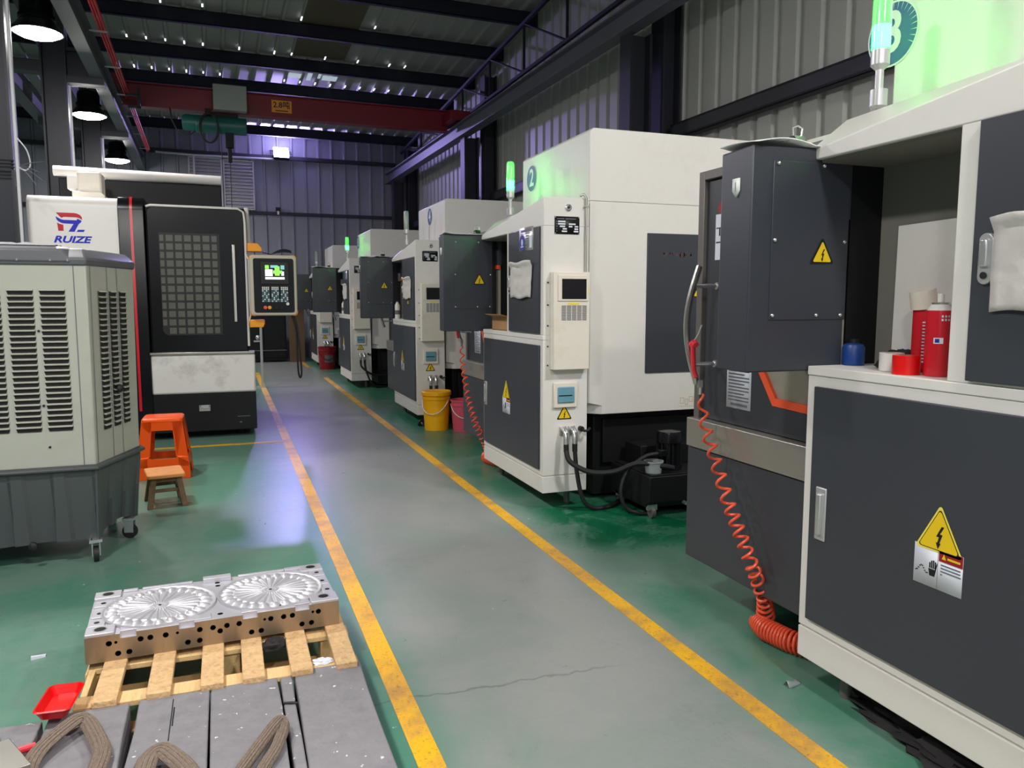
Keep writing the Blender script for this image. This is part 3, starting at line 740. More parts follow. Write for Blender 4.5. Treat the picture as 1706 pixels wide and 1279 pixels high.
cable('power_cable', [at_m(1, .195, -1.266, .40), at_m(1, .205, -1.28, .25), at_m(1, .24, -1.30, .08), at_m(1, .32, -1.30, .017), at_m(1, .45, -1.28, .016), at_m(1, .60, -1.15, .016)], .015, 'rubber', 'black cable hanging from machine 2 down to the wet green floor', 'cable')
for i, (w_, w2) in ((2, ('machine 4', 'behind the buckets')), (3, ('the machine beyond machine 4', 'to its dark base')), (4, ('the farthest machine', 'behind the red bucket'))):
    cable('power_cable', [at_m(i, .135, -1.266, .40), at_m(i, .15, -1.28, .33), at_m(i, .26, -1.30, .24), at_m(i, .38, -1.26, .20), at_m(i, .60, -1.2, .19), at_m(i, .75, -1.10, .19)], .014, 'rubber', 'black cable sagging from the left connector of ' + w_, 'cable')
    cable('power_cable', [at_m(i, .195, -1.266, .40), at_m(i, .21, -1.28, .28), at_m(i, .28, -1.30, .10), at_m(i, .40, -1.27, .016), at_m(i, .58, -1.15, .016)], .014, 'rubber', 'black cable dropping from the right connector of ' + w_ + ' to the floor', 'cable')

# ---- coolant tank with pump beside machine 2
t = thing('coolant_tank', 'low dark coolant tank on casters with a black pump motor beside machine 2', 'tank')
X0 = 2.42; Y0 = 4.10
MB().loft([[(X0, Y0 + .04, .06), (X0 + .9, Y0 + .04, .06), (X0 + .9, Y0 + .52, .06), (X0, Y0 + .52, .06)], [(X0, Y0, .10), (X0 + .9, Y0, .10), (X0 + .9, Y0 + .52, .10), (X0, Y0 + .52, .10)], [(X0, Y0, .262), (X0 + .9, Y0, .262), (X0 + .9, Y0 + .52, .262), (X0, Y0 + .52, .262)]]).build('tank_body', 'black', t, .004)
MB().box(X0 + .02, X0 + .88, Y0 + .02, Y0 + .50, .262, .270).build('tank_cover', 'black', t, .003)
MB().box(X0 + .10, X0 + .6, Y0 + .29, Y0 + .50, .27, .40).build('filter_box', 'black', t, .004)
px_, py_ = X0 + .235, Y0 + .17
pm = MB().lathe([(.085, .27), (.085, .30), (.066, .305), (.066, .44), (.080, .445), (.080, .50), (.074, .515), (.02, .522), (.001, .522)], (px_, py_, 0), n=26).build('pump_motor', 'gloss', t)
for k in range(14):
    an = 2 * math.pi * k / 14
    MB().box(.064, .082, -.003, .003, .305, .44).xform(Matrix.Translation((px_, py_, 0)) @ Matrix.Rotation(an, 4, 'Z')).build('cooling_fin', 'black', pm)
MB().box(px_ - .115, px_ - .06, py_ - .09, py_ - .03, .37, .41).build('terminal_box', 'gloss', pm, .004)
for yy in (Y0 + .06, Y0 + .46):
    cs = MB().cyl((X0 + .02, yy - .035, .034), (X0 + .045, yy - .035, .034), .034, 16).build('caster', 'frame', t)
    MB().box(X0 + .0, X0 + .065, yy - .045, yy - .02, .05, .085).build('fork', 'zinc', cs)
MB().cyl((X0 + .25, Y0 + .01, .085), (X0 + .25, Y0 - .025, .085), .012, 10).build('drain_plug', 'zinc', t)
cable('coolant_hose', [(px_ - .11, py_ - .06, .385), (px_ - .20, py_ - .05, .37), (px_ - .31, py_ - .02, .28), (px_ - .36, py_ - .03, .15), (px_ - .33, py_ - .05, .05), (px_ - .25, py_ - .08, .016), (px_ - .18, py_ - .10, .014)], .012, 'rubber', 'thin black hose looping from the pump motor down to the floor', 'hose')
t = thing('plastic_tub', 'clear round plastic tub standing on the dark coolant tank', 'tub', (X0 + .075, Y0 + .085, .27))
MB().lathe([(.001, .002), (.050, .002), (.058, .068), (.062, .07), (.062, .078), (.056, .078), (.048, .006), (.001, .006)], n=28, cap=False).build('tub', 'tubm', t)

# ---- paper sleeves hanging on the upper doors
SL = ['paper sleeve hanging on the upper door of machine 3 at the photo edge', 'paper sleeve hanging under the blue notice plate on machine 2', 'paper sleeve hanging on the upper door of machine 4', 'paper sleeve hanging on the door of the green-lit machine beyond machine 4']
sl = None
for i in range(4):
    if sl is None:
        rr = random.Random(9)
        def f(u, v):
            y_ = -.665 - .37 * u - .03 * (1 - v) * u; z_ = 1.60 - .235 * v + .006 * math.sin(9 * u)
            b_ = .022 * math.sin(math.pi * min(1, u * 1.02)) * (1 - .5 * v) + .007 * noise.noise(Vector((u * 5, v * 6, 1.3)))
            if v < .12: b_ += .018 * math.cos(v / .12 * math.pi / 2)
            return (-.0185 - .004 - max(0, b_), y_, z_)
        mb = MB().grid(f, 16, 14)
        sl = mb.build('paper_sleeve', 'bag', None, fix=True)
        md = sl.modifiers.new('thick', 'SOLIDIFY'); md.thickness = .004; md.offset = 1
        o = sl
    else:
        o = sl.copy(); COL.objects.link(o)
    o.location = (ORIG[i][0] - .001, ORIG[i][1], (-.045 if i == 0 else 0.0)); tag(o, SL[i], 'sleeve', 'paper sleeves on the upper doors')

# ---- papers with a clip on the operator boxes
PL = ['sheaf of papers lying on top of the nearest dark operator box', 'papers lying on the dark operator box of machine 2', 'papers lying on the dark operator box of machine 4', 'papers lying on the dark operator box beyond machine 4']
CLP = ['black binder clip holding papers on the nearest operator box', 'black binder clip on the papers over machine 2 operator box', 'black binder clip on the papers over machine 4 operator box', 'black binder clip on the papers beyond machine 4']
for i in range(4):
    ox, oy, oz = SPEC[i][2]
    px0 = ORIG[i][0] + ox; py0 = ORIG[i][1] + oy; zt = 1.846 + oz
    def f(u, v, s=i):
        return (px0 - .24 + .36 * u, py0 - .012 + .21 * v, zt + .006 + .016 * max(0, math.sin(u * 5 + s * 2.1 + v * 2)) * (1 if u < .6 else .4))
    o = MB().grid(f, 18, 6).build('paper_sheaf', 'paper'); md = o.modifiers.new('thick', 'SOLIDIFY'); md.thickness = .003; md.offset = -1
    tag(o, PL[i], 'papers', 'papers on the operator boxes')
    t = thing('binder_clip', CLP[i], 'clip', (px0 + (-.055 if i == 0 else .03), py0 + .035, zt + .016), 0, 'clips on the papers')
    MB().prism([(-.025, 0), (.025, 0), (.012, .024), (-.012, .024)], 'x', -.022, .022).build('spring', 'rubber', t)
    MB().tube([(-.016, 0, .02), (-.02, 0, .05), (0, 0, .058), (.02, 0, .05), (.016, 0, .02)], .003, 6).build('handle', 'zinc', t)
    MB().tube([(-.016, -.02, .004), (-.06, -.03, .003), (-.075, 0, .003)], .0025, 6).build('handle', 'zinc', t)

# ---- what stands in the niche of machine 3
def spray_can(lab, loc, cap):
    t = thing('spray_can', lab, 'can', loc, 0, 'red spray cans in the niche')
    MB().lathe([(.001, 0), (.035, 0), (.036, .004), (.036, .185), (.035, .19)], n=28).build('can_body', 'canred', t)
    MB().lathe([(.035, .19), (.023, .207), (.020, .209)], n=24).build('shoulder', 'white', t)
    MB().lathe([(.021, .205), (.023, .207), (.023, .212), (.012, .214)], n=20).build('valve_cup', 'steel', t)
    if not cap: MB().lathe([(.009, .213), (.009, .235), (.006, .238), (.001, .238)], n=14).build('nozzle', 'white', t)
    a = Art().frame((0, 0, 0), '-y')
    def wrap(th0, th1, z0, z1, mi, r=.0365):
        n = 5; a.add([(r * math.sin(th0 + (th1 - th0) * k / n), -r * math.cos(th0 + (th1 - th0) * k / n), z) for k in range(n + 1) for z in (z0, z1)], [(2 * k, 2 * k + 2, 2 * k + 3, 2 * k + 1) for k in range(n)], mi)
    rr = random.Random(4)
    for k in range(12): wrap(R(22), R(22 + rr.uniform(14, 30)), .012 + k * .013, .019 + k * .013, 0)
    for k in range(3): wrap(R(-42 + 14 * k), R(-34 + 14 * k), .160, .166, 0); wrap(R(-42 + 14 * k), R(-34 + 14 * k), .170, .176, 0)
    if not cap: wrap(R(-70), R(-30), .095, .112, 0); wrap(R(-64), R(-46), .098, .109, 1, .0368)
    else:
        for k in range(13): wrap(R(-60), R(-60 + rr.uniform(60, 95)), .03 + k * .010, .034 + k * .010, 0)
    a.art('can_print', ['sheet', 'bluedk'], t)
    return t
zs = 1.131
spray_can('red spray can with a white nozzle standing in the niche against the white pillar', at_m(0, .095, -.42, zs), False)
t = spray_can('red spray can behind the other one, wearing a tilted white cap', at_m(0, .175, -.30, zs), True)
MB().lathe([(.001, .055), (.037, .055), (.039, .0), (.037, .0)], n=24).xform(Matrix.Translation((-.006, 0, .198)) @ Matrix.Rotation(R(-14), 4, 'Y')).build('cap', 'cream', t)
def ring(lab, loc, m_, r=.034, h=.042):
    t = thing('tape_roll', lab, 'tape', loc, 0, 'tape rolls in the niche')
    MB().lathe([(.022, 0), (r, 0), (r, h), (.022, h), (.022, 0)], n=28, cap=False).build('tape', m_, t)
    MB().lathe([(.022, .001), (.0222, h - .001), (.019, h - .001), (.019, .001)], n=24, cap=False).build('core', 'card', t)
ring('red tape roll lying in front of the spray cans in the niche', at_m(0, .058, -.345, zs), 'redtray', .039, .056)
ring('white tape roll beside the red one in the niche', at_m(0, .105, -.245, zs), 'white', .036, .056)
def lump(name, lab, cat, cen, sx, sy, sz, m_, seed=0, n=26, amp=.35, fq=2.2, group=None):
    mb = MB()
    def f(u, v):
        th = 2 * math.pi * u; ph = math.pi / 2 * v
        d = Vector((math.cos(th) * math.cos(ph), math.sin(th) * math.cos(ph), math.sin(ph)))
        k = 1 + amp * noise.noise(d * fq + Vector((seed, seed * .7, 0))) + amp * .6 * noise.noise(d * fq * 2.7 + Vector((0, seed, 3)))
        return (cen[0] + d.x * sx * k, cen[1] + d.y * sy * k, cen[2] + max(0, d.z * sz * k))
    mb.grid(f, n, n // 2)
    return tag(mb.build(name, m_, smooth=60), lab, cat, group)
lump('cleaning_rag', 'black rag bunched behind the tape rolls in the niche', 'rag', at_m(0, .19, -.20, zs), .06, .07, .055, 'darkcloth', 2)
t = thing('plastic_bottle', 'blue plastic bottle half hidden behind the operator box', 'bottle', at_m(0, .16, -.03, zs))
MB().lathe([(.001, 0), (.035, 0), (.036, .01), (.036, .06), (.03, .07), (.016, .075)], n=22).build('bottle_body', 'bluecan', t)
MB().cyl((0, 0, .075), (0, 0, .088), .016).build('cap', 'ink', t)
tag(MB().prism([(-.53, 1.132), (-.09, 1.132), (-.095, 1.595), (-.53, 1.605)], 'x', .262, .270).xform(Matrix.Translation((ORIG[0][0], ORIG[0][1], 0))).build('white_board', 'white', None, .002), 'blank white board leaning against the back of the niche', 'board')
# cardboard box in machine 2's niche, white bottle in machine 4's
t = thing('cardboard_box', 'small open cardboard box standing in the niche of machine 2', 'box', at_m(1, .03, -.30, zs), R(8))
MB().box(0, .16, -.13, .13, 0, .006).box(0, .005, -.13, .13, 0, .10).box(.155, .16, -.13, .13, 0, .10).box(0, .16, -.13, -.125, 0, .10).box(0, .16, .125, .13, 0, .10).build('carton', 'card', t)
MB().add([(0, -.13, .10), (0, .13, .10), (-.055, .135, .112), (-.055, -.125, .108)], [(0, 1, 2, 3)]) or None
mb = MB(); mb.prism([(0, .10), (-.06, .115), (-.06, .118), (0, .104)], 'y', -.13, .13); mb.build('flap', 'card', t)
mb = MB(); mb.prism([(.16, .10), (.15, .17), (.154, .17), (.165, .10)], 'y', -.13, .13); mb.build('flap', 'card', t)
for i, (lab, yy) in ((2, ('slim white bottle standing at the niche edge of machine 4', -.10)), (3, ('white bottle in the niche of the machine beyond machine 4', -.30))):
    t = thing('white_bottle', lab, 'bottle', at_m(i, .03, yy, zs))
    MB().lathe([(.001, 0), (.03, 0), (.031, .01), (.031, .16), (.014, .19), (.013, .20)], n=20).build('bottle_body', 'white', t)
    MB().cyl((0, 0, .20), (0, 0, .225), .015).build('cap', 'ink', t); MB().lathe([(.0313, .05), (.0313, .10)], n=20, cap=False).build('bottle_label', 'fine', t)

# ---- air guns with spiral hoses on the handles of machines 3 and 2
def helix(path, r, turns, n=14):
    pts = [Vector(p) for p in path]; L_ = [0]
    for i in range(1, len(pts)): L_.append(L_[-1] + (pts[i] - pts[i - 1]).length)
    out = []; tot = int(sum(turns) * n)
    cum = [0]
    for tt in turns: cum.append(cum[-1] + tt)
    for k in range(tot + 1):
        a_ = k / n
        s = 0
        while s < len(turns) - 1 and a_ > cum[s + 1]: s += 1
        fr_ = min(1, (a_ - cum[s]) / turns[s]); p = pts[s].lerp(pts[s + 1], fr_)
        t0 = (pts[s + 1] - pts[s]).normalized()
        if fr_ > .5 and s + 1 < len(turns): t0 = t0.lerp((pts[s + 2] - pts[s + 1]).normalized(), (fr_ - .5)).normalized()
        elif fr_ < .5 and s > 0: t0 = t0.lerp((pts[s] - pts[s - 1]).normalized(), (.5 - fr_)).normalized()
        u = t0.cross(Vector((.3, .8, .1))).normalized(); w_ = t0.cross(u)
        rr = r[s] + (r[s + 1] - r[s]) * fr_
        out.append(p + u * rr * math.cos(2 * math.pi * a_) + w_ * rr * math.sin(2 * math.pi * a_))
    return out
for i, lab in ((0, 'orange spiral air hose with a red air gun hooked on the handle of machine 3'), (1, 'orange spiral air hose hanging beyond the cabinet of machine 2')):
    o = ORIG[i]; t = thing('air_hose', lab, 'hose', (o[0], o[1], 0), 0, 'spiral air hoses')
    hp = helix([(.015, .655, .955), (.01, .60, .82), (.0, .42, .55), (.03, .30, .33), (.12, .33, .17), (.17, .38, .07)], [.012, .022, .024, .024, .026, .035], [1.8, 5, 5.5, 4.5, 4])
    MB().tube(hp, .0058, 7).build('spiral_tube', 'hose', t)
    hp = helix([(.15, .40, .048), (.13, .33, .046), (.15, .22, .044), (.21, .09, .042)], [.036, .040, .040, .038], [5, 8, 8])
    MB().tube(hp, .0058, 7).build('coiled_tail', 'hose', t)
    MB().cyl((.02, .665, .955), (.022, .668, 1.0), .009, 10).cyl((.02, .665, .985), (.022, .668, 1.015), .012, 6).build('coupling', 'steel', t)
    g = MB().tube([(-.02, .665, 1.17), (-.022, .66, 1.13), (-.02, .655, 1.06), (-.015, .645, 1.03)], .013, 10, flat=(.018, .010)).tube([(-.022, .675, 1.165), (-.022, .655, 1.175), (-.022, .64, 1.165)], .014, 10).build('air_gun', 'hosered', t)
    MB().tube([(-.022, .655, 1.18), (-.02, .625, 1.215), (-.02, .605, 1.25)], .004, 8).build('nozzle', 'zinc', g)
# rag under machine 3, scraps on the floor
lump('floor_rag', 'dark rag lying crumpled under the cabinet of machine 3', 'rag', (2.02, 1.55, 0.0), .14, .42, .07, 'darkcloth', 5, 60, .5, 3.2)
mb = MB(); mb.grid(lambda u, v: (1.80 + .07 * u, 2.08 + .03 * v + .02 * u * u, .002 + .022 * math.sin(math.pi * v) * (1 - u)), 10, 6)
o = mb.build('plastic_scrap', 'tubm'); md = o.modifiers.new('thick', 'SOLIDIFY'); md.thickness = .001
tag(o, 'curled clear plastic scrap on the floor by the cabinet of machine 3', 'scrap')
lump('foot_pad', 'round black rubber lump on the floor by the corner of machine 4', 'rubber pad', (1.97, 8.12, 0), .06, .06, .075, 'gloss', 8, 20, .05)

# ---- buckets
def bucket(name, lab, loc, r0, r1, h, m_, rz, handle='white', lid=False, group=None):
    t = thing(name, lab, 'bucket', loc, rz)
    MB().lathe([(.001, .004), (r0, .0), (r0 + (r1 - r0) * .8, h * .8), (r0 + (r1 - r0) * .8 + .006, h * .81), (r0 + (r1 - r0) * .86 + .006, h * .86), (r0 + (r1 - r0) * .9, h * .87),
                (r1 - .001, h * .95), (r1 + .007, h * .955), (r1 + .007, h), (r1 - .004, h), (r0 - .006, .012), (.001, .012)], n=36, cap=False).build('pail', m_, t)
    pts = [(r1 * math.cos(R(a_)), -r1 * 1.03 * abs(math.sin(R(a_))) - .004, h * .86 - h * .42 * math.sin(R(a_))) for a_ in range(0, 181, 12)]
    MB().tube(pts, .005, 8).build('bail_handle', handle, t)
    if lid: MB().lathe([(.001, h + .004), (r1 - .01, h + .004), (r1 + .006, h + .012), (r1 + .012, h + .004), (r1 + .012, h - .03), (r1 + .008, h - .03)], n=36, cap=False).build('lid', m_, t)
    return t
bucket('bucket', 'yellow plastic bucket standing before machine 4', (2.05, 7.85, 0), .125, .145, .395, 'pail', R(-35), lid=True)
bucket('bucket', 'pink plastic bucket beside the yellow one', (2.30, 7.68, 0), .115, .135, .325, 'pink', R(-10), 'cream')
t = bucket('bucket', 'dark red bucket with a paper label in front of the farthest machine', (1.86, 15.55, 0), .15, .175, .44, 'redpail', R(0), 'rubber')
a = Art()
n = 8; rr = .166
a.add([(rr * math.sin(R(-25 + 60 * k / n)), -rr * math.cos(R(-25 + 60 * k / n)), z) for k in range(n + 1) for z in (.14, .29)], [(2 * k, 2 * k + 2, 2 * k + 3, 2 * k + 1) for k in range(n)])
a.build('paper_label', 'frame', t, fix=False)
# ================================================================== big machine on the left
t = thing('gantry_machine', 'large white and black machine with a red stripe, a mesh window and blue lettering', 'machine')
Y = 8.1
side = MB().prism([(8.1, .10), (8.1, 2.20), (8.115, 2.25), (8.16, 2.29), (10.2, 2.31), (10.2, .10)], 'x', -1.63, -.895).build('side_cover', 'white', t, .006)
a = Art().frame((-1.285, Y - .001, 2.055), '-y')
k = .232 / 600
def lg(pts): return [((x - 835) * k, (560 - y) * k) for x, y in pts]
a.poly(lg([(540, 345), (620, 440), (650, 462), (665, 460), (690, 440), (960, 445), (1020, 462), (1075, 500), (1075, 440), (1040, 390), (970, 355), (900, 345)])[::-1], 0)
a.poly(lg([(530, 430), (545, 500), (580, 545), (640, 580), (690, 592), (895, 600), (930, 600), (1000, 600), (1060, 545), (1060, 520), (1030, 500), (975, 472), (965, 512), (690, 510), (640, 500), (570, 460)])[::-1], 1)
a.poly(lg([(895, 598), (1000, 598), (905, 780), (780, 780)])[::-1], 1)
a.poly(lg([(555, 575), (600, 605), (680, 625), (680, 765), (570, 765)])[::-1], 0)
a.poly(lg([(985, 730), (1125, 730), (1095, 780), (945, 780)])[::-1], 1)
a.text('RUIZE', .0, -.158, .082, 1, .001, shear=.28, sx=1.32, bold=.003)
a.art('logo', ['logored', 'logoblue'], side)
p = MB().prism([(8.07, .10), (8.07, 2.18), (8.085, 2.25), (8.13, 2.30), (9.0, 2.31), (9.0, .10)], 'x', -.895, -.678).build('black_pillar', 'gloss', t, .005)
MB().prism([(8.064, .30), (8.064, 2.18), (8.08, 2.255), (8.128, 2.306), (8.3, 2.308), (8.3, 2.29), (8.14, 2.29), (8.09, 2.24), (8.075, 2.18), (8.075, .30)], 'x', -.795, -.772).build('red_stripe', 'canred', p)
bd = MB().box(-.675, .215, 8.14, 10.1, .07, 2.24).build('machine_body', 'black', t, .01)
def rrect(x0, x1, z0, z1, r, corners=(1, 1, 1, 1)):
    pts = []
    for (cx, cz, a0), on in zip(((x1 - r, z1 - r, 0), (x0 + r, z1 - r, 90), (x0 + r, z0 + r, 180), (x1 - r, z0 + r, 270)), corners):
        if on: pts += [(cx + r * math.cos(R(a0 + 15 * q)), cz + r * math.sin(R(a0 + 15 * q))) for q in range(7)]
        else: pts.append(((x1 if a0 in (0, 270) else x0), (z1 if a0 in (0, 90) else z0)))
    return pts
d = MB().prism(rrect(-.658, .20, .855, 2.225, .06, (1, 1, 0, 0)), 'y', Y, Y + .04).build('front_door', 'gloss', t, .006)
MB().tube([(-.66, Y + .02, 2.225), (-.62, Y + .01, 2.235), (.15, Y + .01, 2.232), (.20, Y + .01, 2.20), (.212, Y + .01, 2.1), (.212, Y + .01, .9)], .012, 8).build('door_trim', 'white', d)
w = MB().prism(rrect(-.56, -.025, 1.015, 1.985, .06, (0, 0, 1, 0)), 'y', Y - .004, Y - .001).build('window', 'ink', d)
a = Art().frame((0, Y - .004, 0), '-y')
cols = [(-.553, -.518)] + [(-.497 + .083 * q, -.497 + .083 * q + .064) for q in range(5)] + [(-.082, -.047)]
cols = [(-.555, -.520), (-.500, -.440), (-.420, -.360), (-.340, -.280), (-.258, -.198), (-.176, -.116), (-.096, -.050)]
for x0, x1 in cols:
    for q in range(12):
        z0 = 1.03 + q * .0797
        if q == 0 and x0 < -.5: continue
        a.rect(x0, x1, z0, z0 + .058, 0, .0006)
a.art('mesh_pane', ['gridpane'], w)
MB().prism([(.085, Y - .035), (.112, Y - .035), (.112, Y - .02), (.085, Y - .02)], 'z', 1.14, 1.885).box(.09, .107, Y - .02, Y, 1.2, 1.22).box(.09, .107, Y - .02, Y, 1.80, 1.82).build('door_handle', 'steel', d, .003)
MB().box(-.685, .262, Y - .03, Y + .1, .828, .852).build('sill_rail', 'steel', t, .004)
W['dirtywhite'] = mat('scuffed_white', c(228, 224, 222), 0.45, var=0.03, dirt=c(120, 114, 110), dirt_amt=0.5, dscale=5)
MB().box(-.682, .265, Y - .015, Y + .2, .445, .828).build('white_apron', 'dirtywhite', t, .02)
b = MB().box(-.895, .262, Y, 10.1, .07, .443).build('machine_base', 'black', t, .006)
MB().tube([(-.26, Y - .003, .325), (-.255, Y - .02, .31), (-.22, Y - .025, .305), (-.185, Y - .02, .31), (-.18, Y - .003, .325)], .007, 8).box(-.27, -.17, Y - .004, Y, .27, .33).build('drawer_pull', 'zinc', b)
MB().box(.08, .2, Y - .003, Y, .20, .205).box(.1, .12, Y - .004, Y, .14, .15).build('scratches', 'fine', b)
for x_ in (-1.5, -.6, .12): MB().cyl((x_, 8.35, 0), (x_, 8.35, .1), .05).build('levelling_foot', 'black', t)
hd = MB().box(-1.50, .012, 8.92, 10.0, 2.25, 2.56).build('rear_hood', 'black', t, .008)
MB().tube([(-1.535, 8.9, 2.622), (.012, 8.9, 2.60)], .05, 14, flat=(.05, .05)).build('hood_roller', 'white', hd)
mt = MB().box(-1.27, -1.06, 8.45, 8.7, 2.30, 2.565).build('motor_cover', 'cream', t, .02)
MB().box(-1.36, -1.27, 8.5, 8.66, 2.40, 2.53).build('junction_box', 'white', mt, .006)
MB().prism([(-1.31, 2.29), (-1.03, 2.29), (-1.035, 2.345), (-1.07, 2.375), (-1.31, 2.375)], 'y', 8.42, 8.75).build('motor_foot', 'cream', mt, .006)
# pendant on its orange arms
MB().tube([(.245, 8.25, 1.90), (.245, 8.25, 2.05), (.235, 8.25, 2.26)], .022, 12).lathe([(.03, 0), (.018, .1)], (.245, 8.25, 1.9)).build('pendant_mast', 'white', t)
MB().tube([(.205, 8.05, 1.80), (.235, 8.02, 1.74), (.235, 8.02, 1.2), (.212, 8.05, 1.12)], .008, 8).build('guard_tube', 'white', t)
MB().prism([(.225, 1.82), (.36, 1.82), (.36, 1.855), (.32, 1.90), (.225, 1.90)], 'y', 8.0, 8.14).build('upper_arm', 'orangepad', t, .006)
MB().prism([(.225, 1.085), (.35, 1.085), (.365, 1.12), (.365, 1.16), (.225, 1.16)], 'y', 8.0, 8.14).build('lower_arm', 'orangepad', t, .006)
pn = MB().prism(rrect(.235, .675, 1.20, 1.785, .04), 'y', 7.93, 8.02).build('control_pendant', 'pendframe', t, .012)
for (x0, z0) in ((.235, 1.20), (.605, 1.20), (.235, 1.715), (.605, 1.715)):
    MB().prism(rrect(x0 - .003, x0 + .073, z0 - .003, z0 + .073, .035), 'y', 7.935, 8.015).build('corner_bumper', 'orangepad', pn, .006)
fc = MB().prism(rrect(.27, .645, 1.232, 1.752, .02), 'y', 7.922, 7.93).build('face_plate', 'gloss', pn)
MB().box(.335, .60, 7.914, 7.922, 1.505, 1.72).build('screen_bezel', 'ink', fc, .004)
a = Art().frame((.468, 7.9135, 1.617), '-y')
a.rect(-.095, .095, -.07, .078, 3, .0003)
a.rect(-.09, -.02, -.035, .03, 0, .0006); a.rect(-.09, -.055, .035, .07, 1, .0006); a.rect(.0, .045, -.03, .06, 1, .0006); a.rect(-.015, .07, -.01, .02, 1, .0008)
a.rect(-.09, .09, -.066, -.044, 0, .0006); a.rect(.055, .09, .03, .07, 2, .0008); a.rect(.06, .085, -.03, .01, 0, .0006); a.rect(-.04, .03, .045, .07, 2, .0006)
a.art('display', ['lcd_w', 'lcd_g', 'lcd_c', 'ink'], fc)
a = Art().frame((.345, 7.9215, 1.335), '-y')
for i in range(14):
    for j in range(9):
        if (i in (4, 9)) and j > 1: continue
        a.rect(i * .0175, i * .0175 + .0135, j * .0165, j * .0165 + .012, 0 if (i * 3 + j * 5) % 7 < 3 or j > 6 else 1, .002)
a.art('keypad', ['badgew', 'btn'], fc)
for k, (x_, m_) in enumerate(((.37, 'seal'), (.41, 'orangepad'), (.47, 'black'), (.52, 'black'))):
    MB().cyl((x_, 7.922, 1.28), (x_, 7.90, 1.28), .017, 14).build('knob', m_, fc)
MB().cyl((.58, 7.922, 1.315), (.58, 7.905, 1.315), .015, 14).build('knob', 'badgew', fc)
tag(MB().grid(lambda u, v: (.36 + .27 * u, 7.94 + .07 * v, 1.79 + .055 * (abs(math.cos(3.3 * u + .6)) * (1 if u > .35 else .6 + u)) * (.4 + .6 * v)), 20, 4).build('floppy_sheet', 'dgrey'), 'dark curled sheet lying on top of the control pendant', 'sheet').modifiers.new('thick', 'SOLIDIFY').thickness = .006
cable('hanging_cable', [(.62, 7.98, 1.20), (.655, 7.96, 1.05), (.66, 7.95, .8), (.665, 7.94, .64), (.68, 7.94, .585), (.695, 7.94, .64), (.685, 7.95, .85), (.665, 7.97, 1.1), (.64, 7.98, 1.20)], .009, 'rubber', 'black cable loop hanging below the control pendant', 'cable')
t2 = thing('metal_stand', 'pale metal stand with pipes behind the control pendant', 'stand', (.15, 3.95, 0))
MB().box(.34, .375, 8.6, 8.64, 0, 1.02).build('upright', 'alu', t2); MB().box(.22, .40, 8.58, 8.66, .0, .02).build('base_plate', 'alu', t2)
MB().tube([(.25, 8.62, 1.0), (.36, 8.62, 1.0)], .012, 8).tube([(.25, 8.62, .72), (.36, 8.62, .72)], .012, 8).build('pipe', 'alu', t2); MB().sphere((.31, 8.6, .78), .035).build('valve', 'zinc', t2)
# wires on the near column
for k in range(3):
    z_ = 2.47 + .028 * k; p_ = HALL @ Vector((-1.62, 7.83, z_))
    tag(hall(MB().tube([(-1.78, 7.835, z_), (-1.46, 7.835, z_ + .004)], .007, 6)).build('tie_wire', 'rubber'), ['lowest', 'middle', 'topmost'][k] + ' of three black ties round the near left column', 'tie', 'ties round the left column')
pc = HALL @ Vector((-1.43, 7.84, 2.5))
cable('white_wire', [pc + Vector((0, 0, .22)), pc + Vector((.07, -.02, .12)), pc + Vector((.09, -.02, 0)), pc + Vector((.05, -.02, -.05)), pc + Vector((0, 0, -.02))], .006, 'conduit', 'white wire looping off the near left column', 'wire')
for k, dv in enumerate(((.14, -.13), (.12, -.06), (.10, -.17), (.15, .03))):
    cable('wire_end', [pc + Vector((.0, 0, -.02)), pc + Vector((dv[0] * .5, -.03, dv[1] * .35)), pc + Vector((dv[0] * 1.3, -.04, dv[1]))], .0022, 'fine', ['thin tie tail sticking out low beside the near left column', 'thin tie tail pointing right beside the near left column', 'thin tie tail drooping lowest beside the near left column', 'thin tie tail pointing up beside the near left column'][k], 'tie tail', 'loose tie tails', 5)

# ================================================================== evaporative cooler
t = thing('evaporative_cooler', 'big beige evaporative cooler with louvred sides on a dark wheeled tank', 'cooler')
XL, XR = -1.95, -.645
def plan(o, dz=0):   # octagonal plan, o = outward offset
    return [(XL - o * .4, 4.38 - o), (XR + o * .4, 4.38 - o), (-.49 + o, 4.85), (XR + o * .4, 5.32 + o), (XL - o * .4, 5.32 + o), (-2.10 - o, 4.85)]
def pl(o, z): return [(x, y, z) for x, y in plan(o)]
sh = MB().loft([pl(0, .515), pl(.012, 1.525)]).build('shell', 'cooler', t, .006)
def slat(Pf, a0, a1, z0, z1, mb):
    pass
# front louvres
def louvres(name, P, n, z0, z1, wids):
    for a0, a1 in wids:
        mb = MB(); st = (z1 - z0) / n
        for q in range(n):
            z = z0 + q * st
            mb.add([P(a0 + .006, .004, z), P(a1 - .006, .004, z), P(a1, .004, z + st * .62), P(a0, .004, z + st * .62)], [(0, 1, 2, 3)], 0)
            mb.add([P(a0, .004, z + st * .62), P(a1, .004, z + st * .62), P(a1 - .004, .016, z + st * .72), P(a0 + .004, .016, z + st * .72)], [(0, 1, 2, 3)], 1)
            mb.add([P(a0 + .004, .016, z + st * .72), P(a1 - .004, .016, z + st * .72), P(a1, .002, z + st * .98), P(a0, .002, z + st * .98)], [(0, 1, 2, 3)], 1)
        mb.build(name, ['inside', 'cooler'], sh, fix=False, smooth=10)
def PF(a, o, z): return (a, 4.38 - .012 * (z - .515) / 1.01 - o, z)
louvres('louvre_column', PF, 25, .70, 1.405, [(-1.83, -1.71), (-1.69, -1.57), (-1.55, -1.43), (-1.41, -1.29), (-1.27, -1.155), (-1.13, -1.01), (-.985, -.872), (-.848, -.735)])
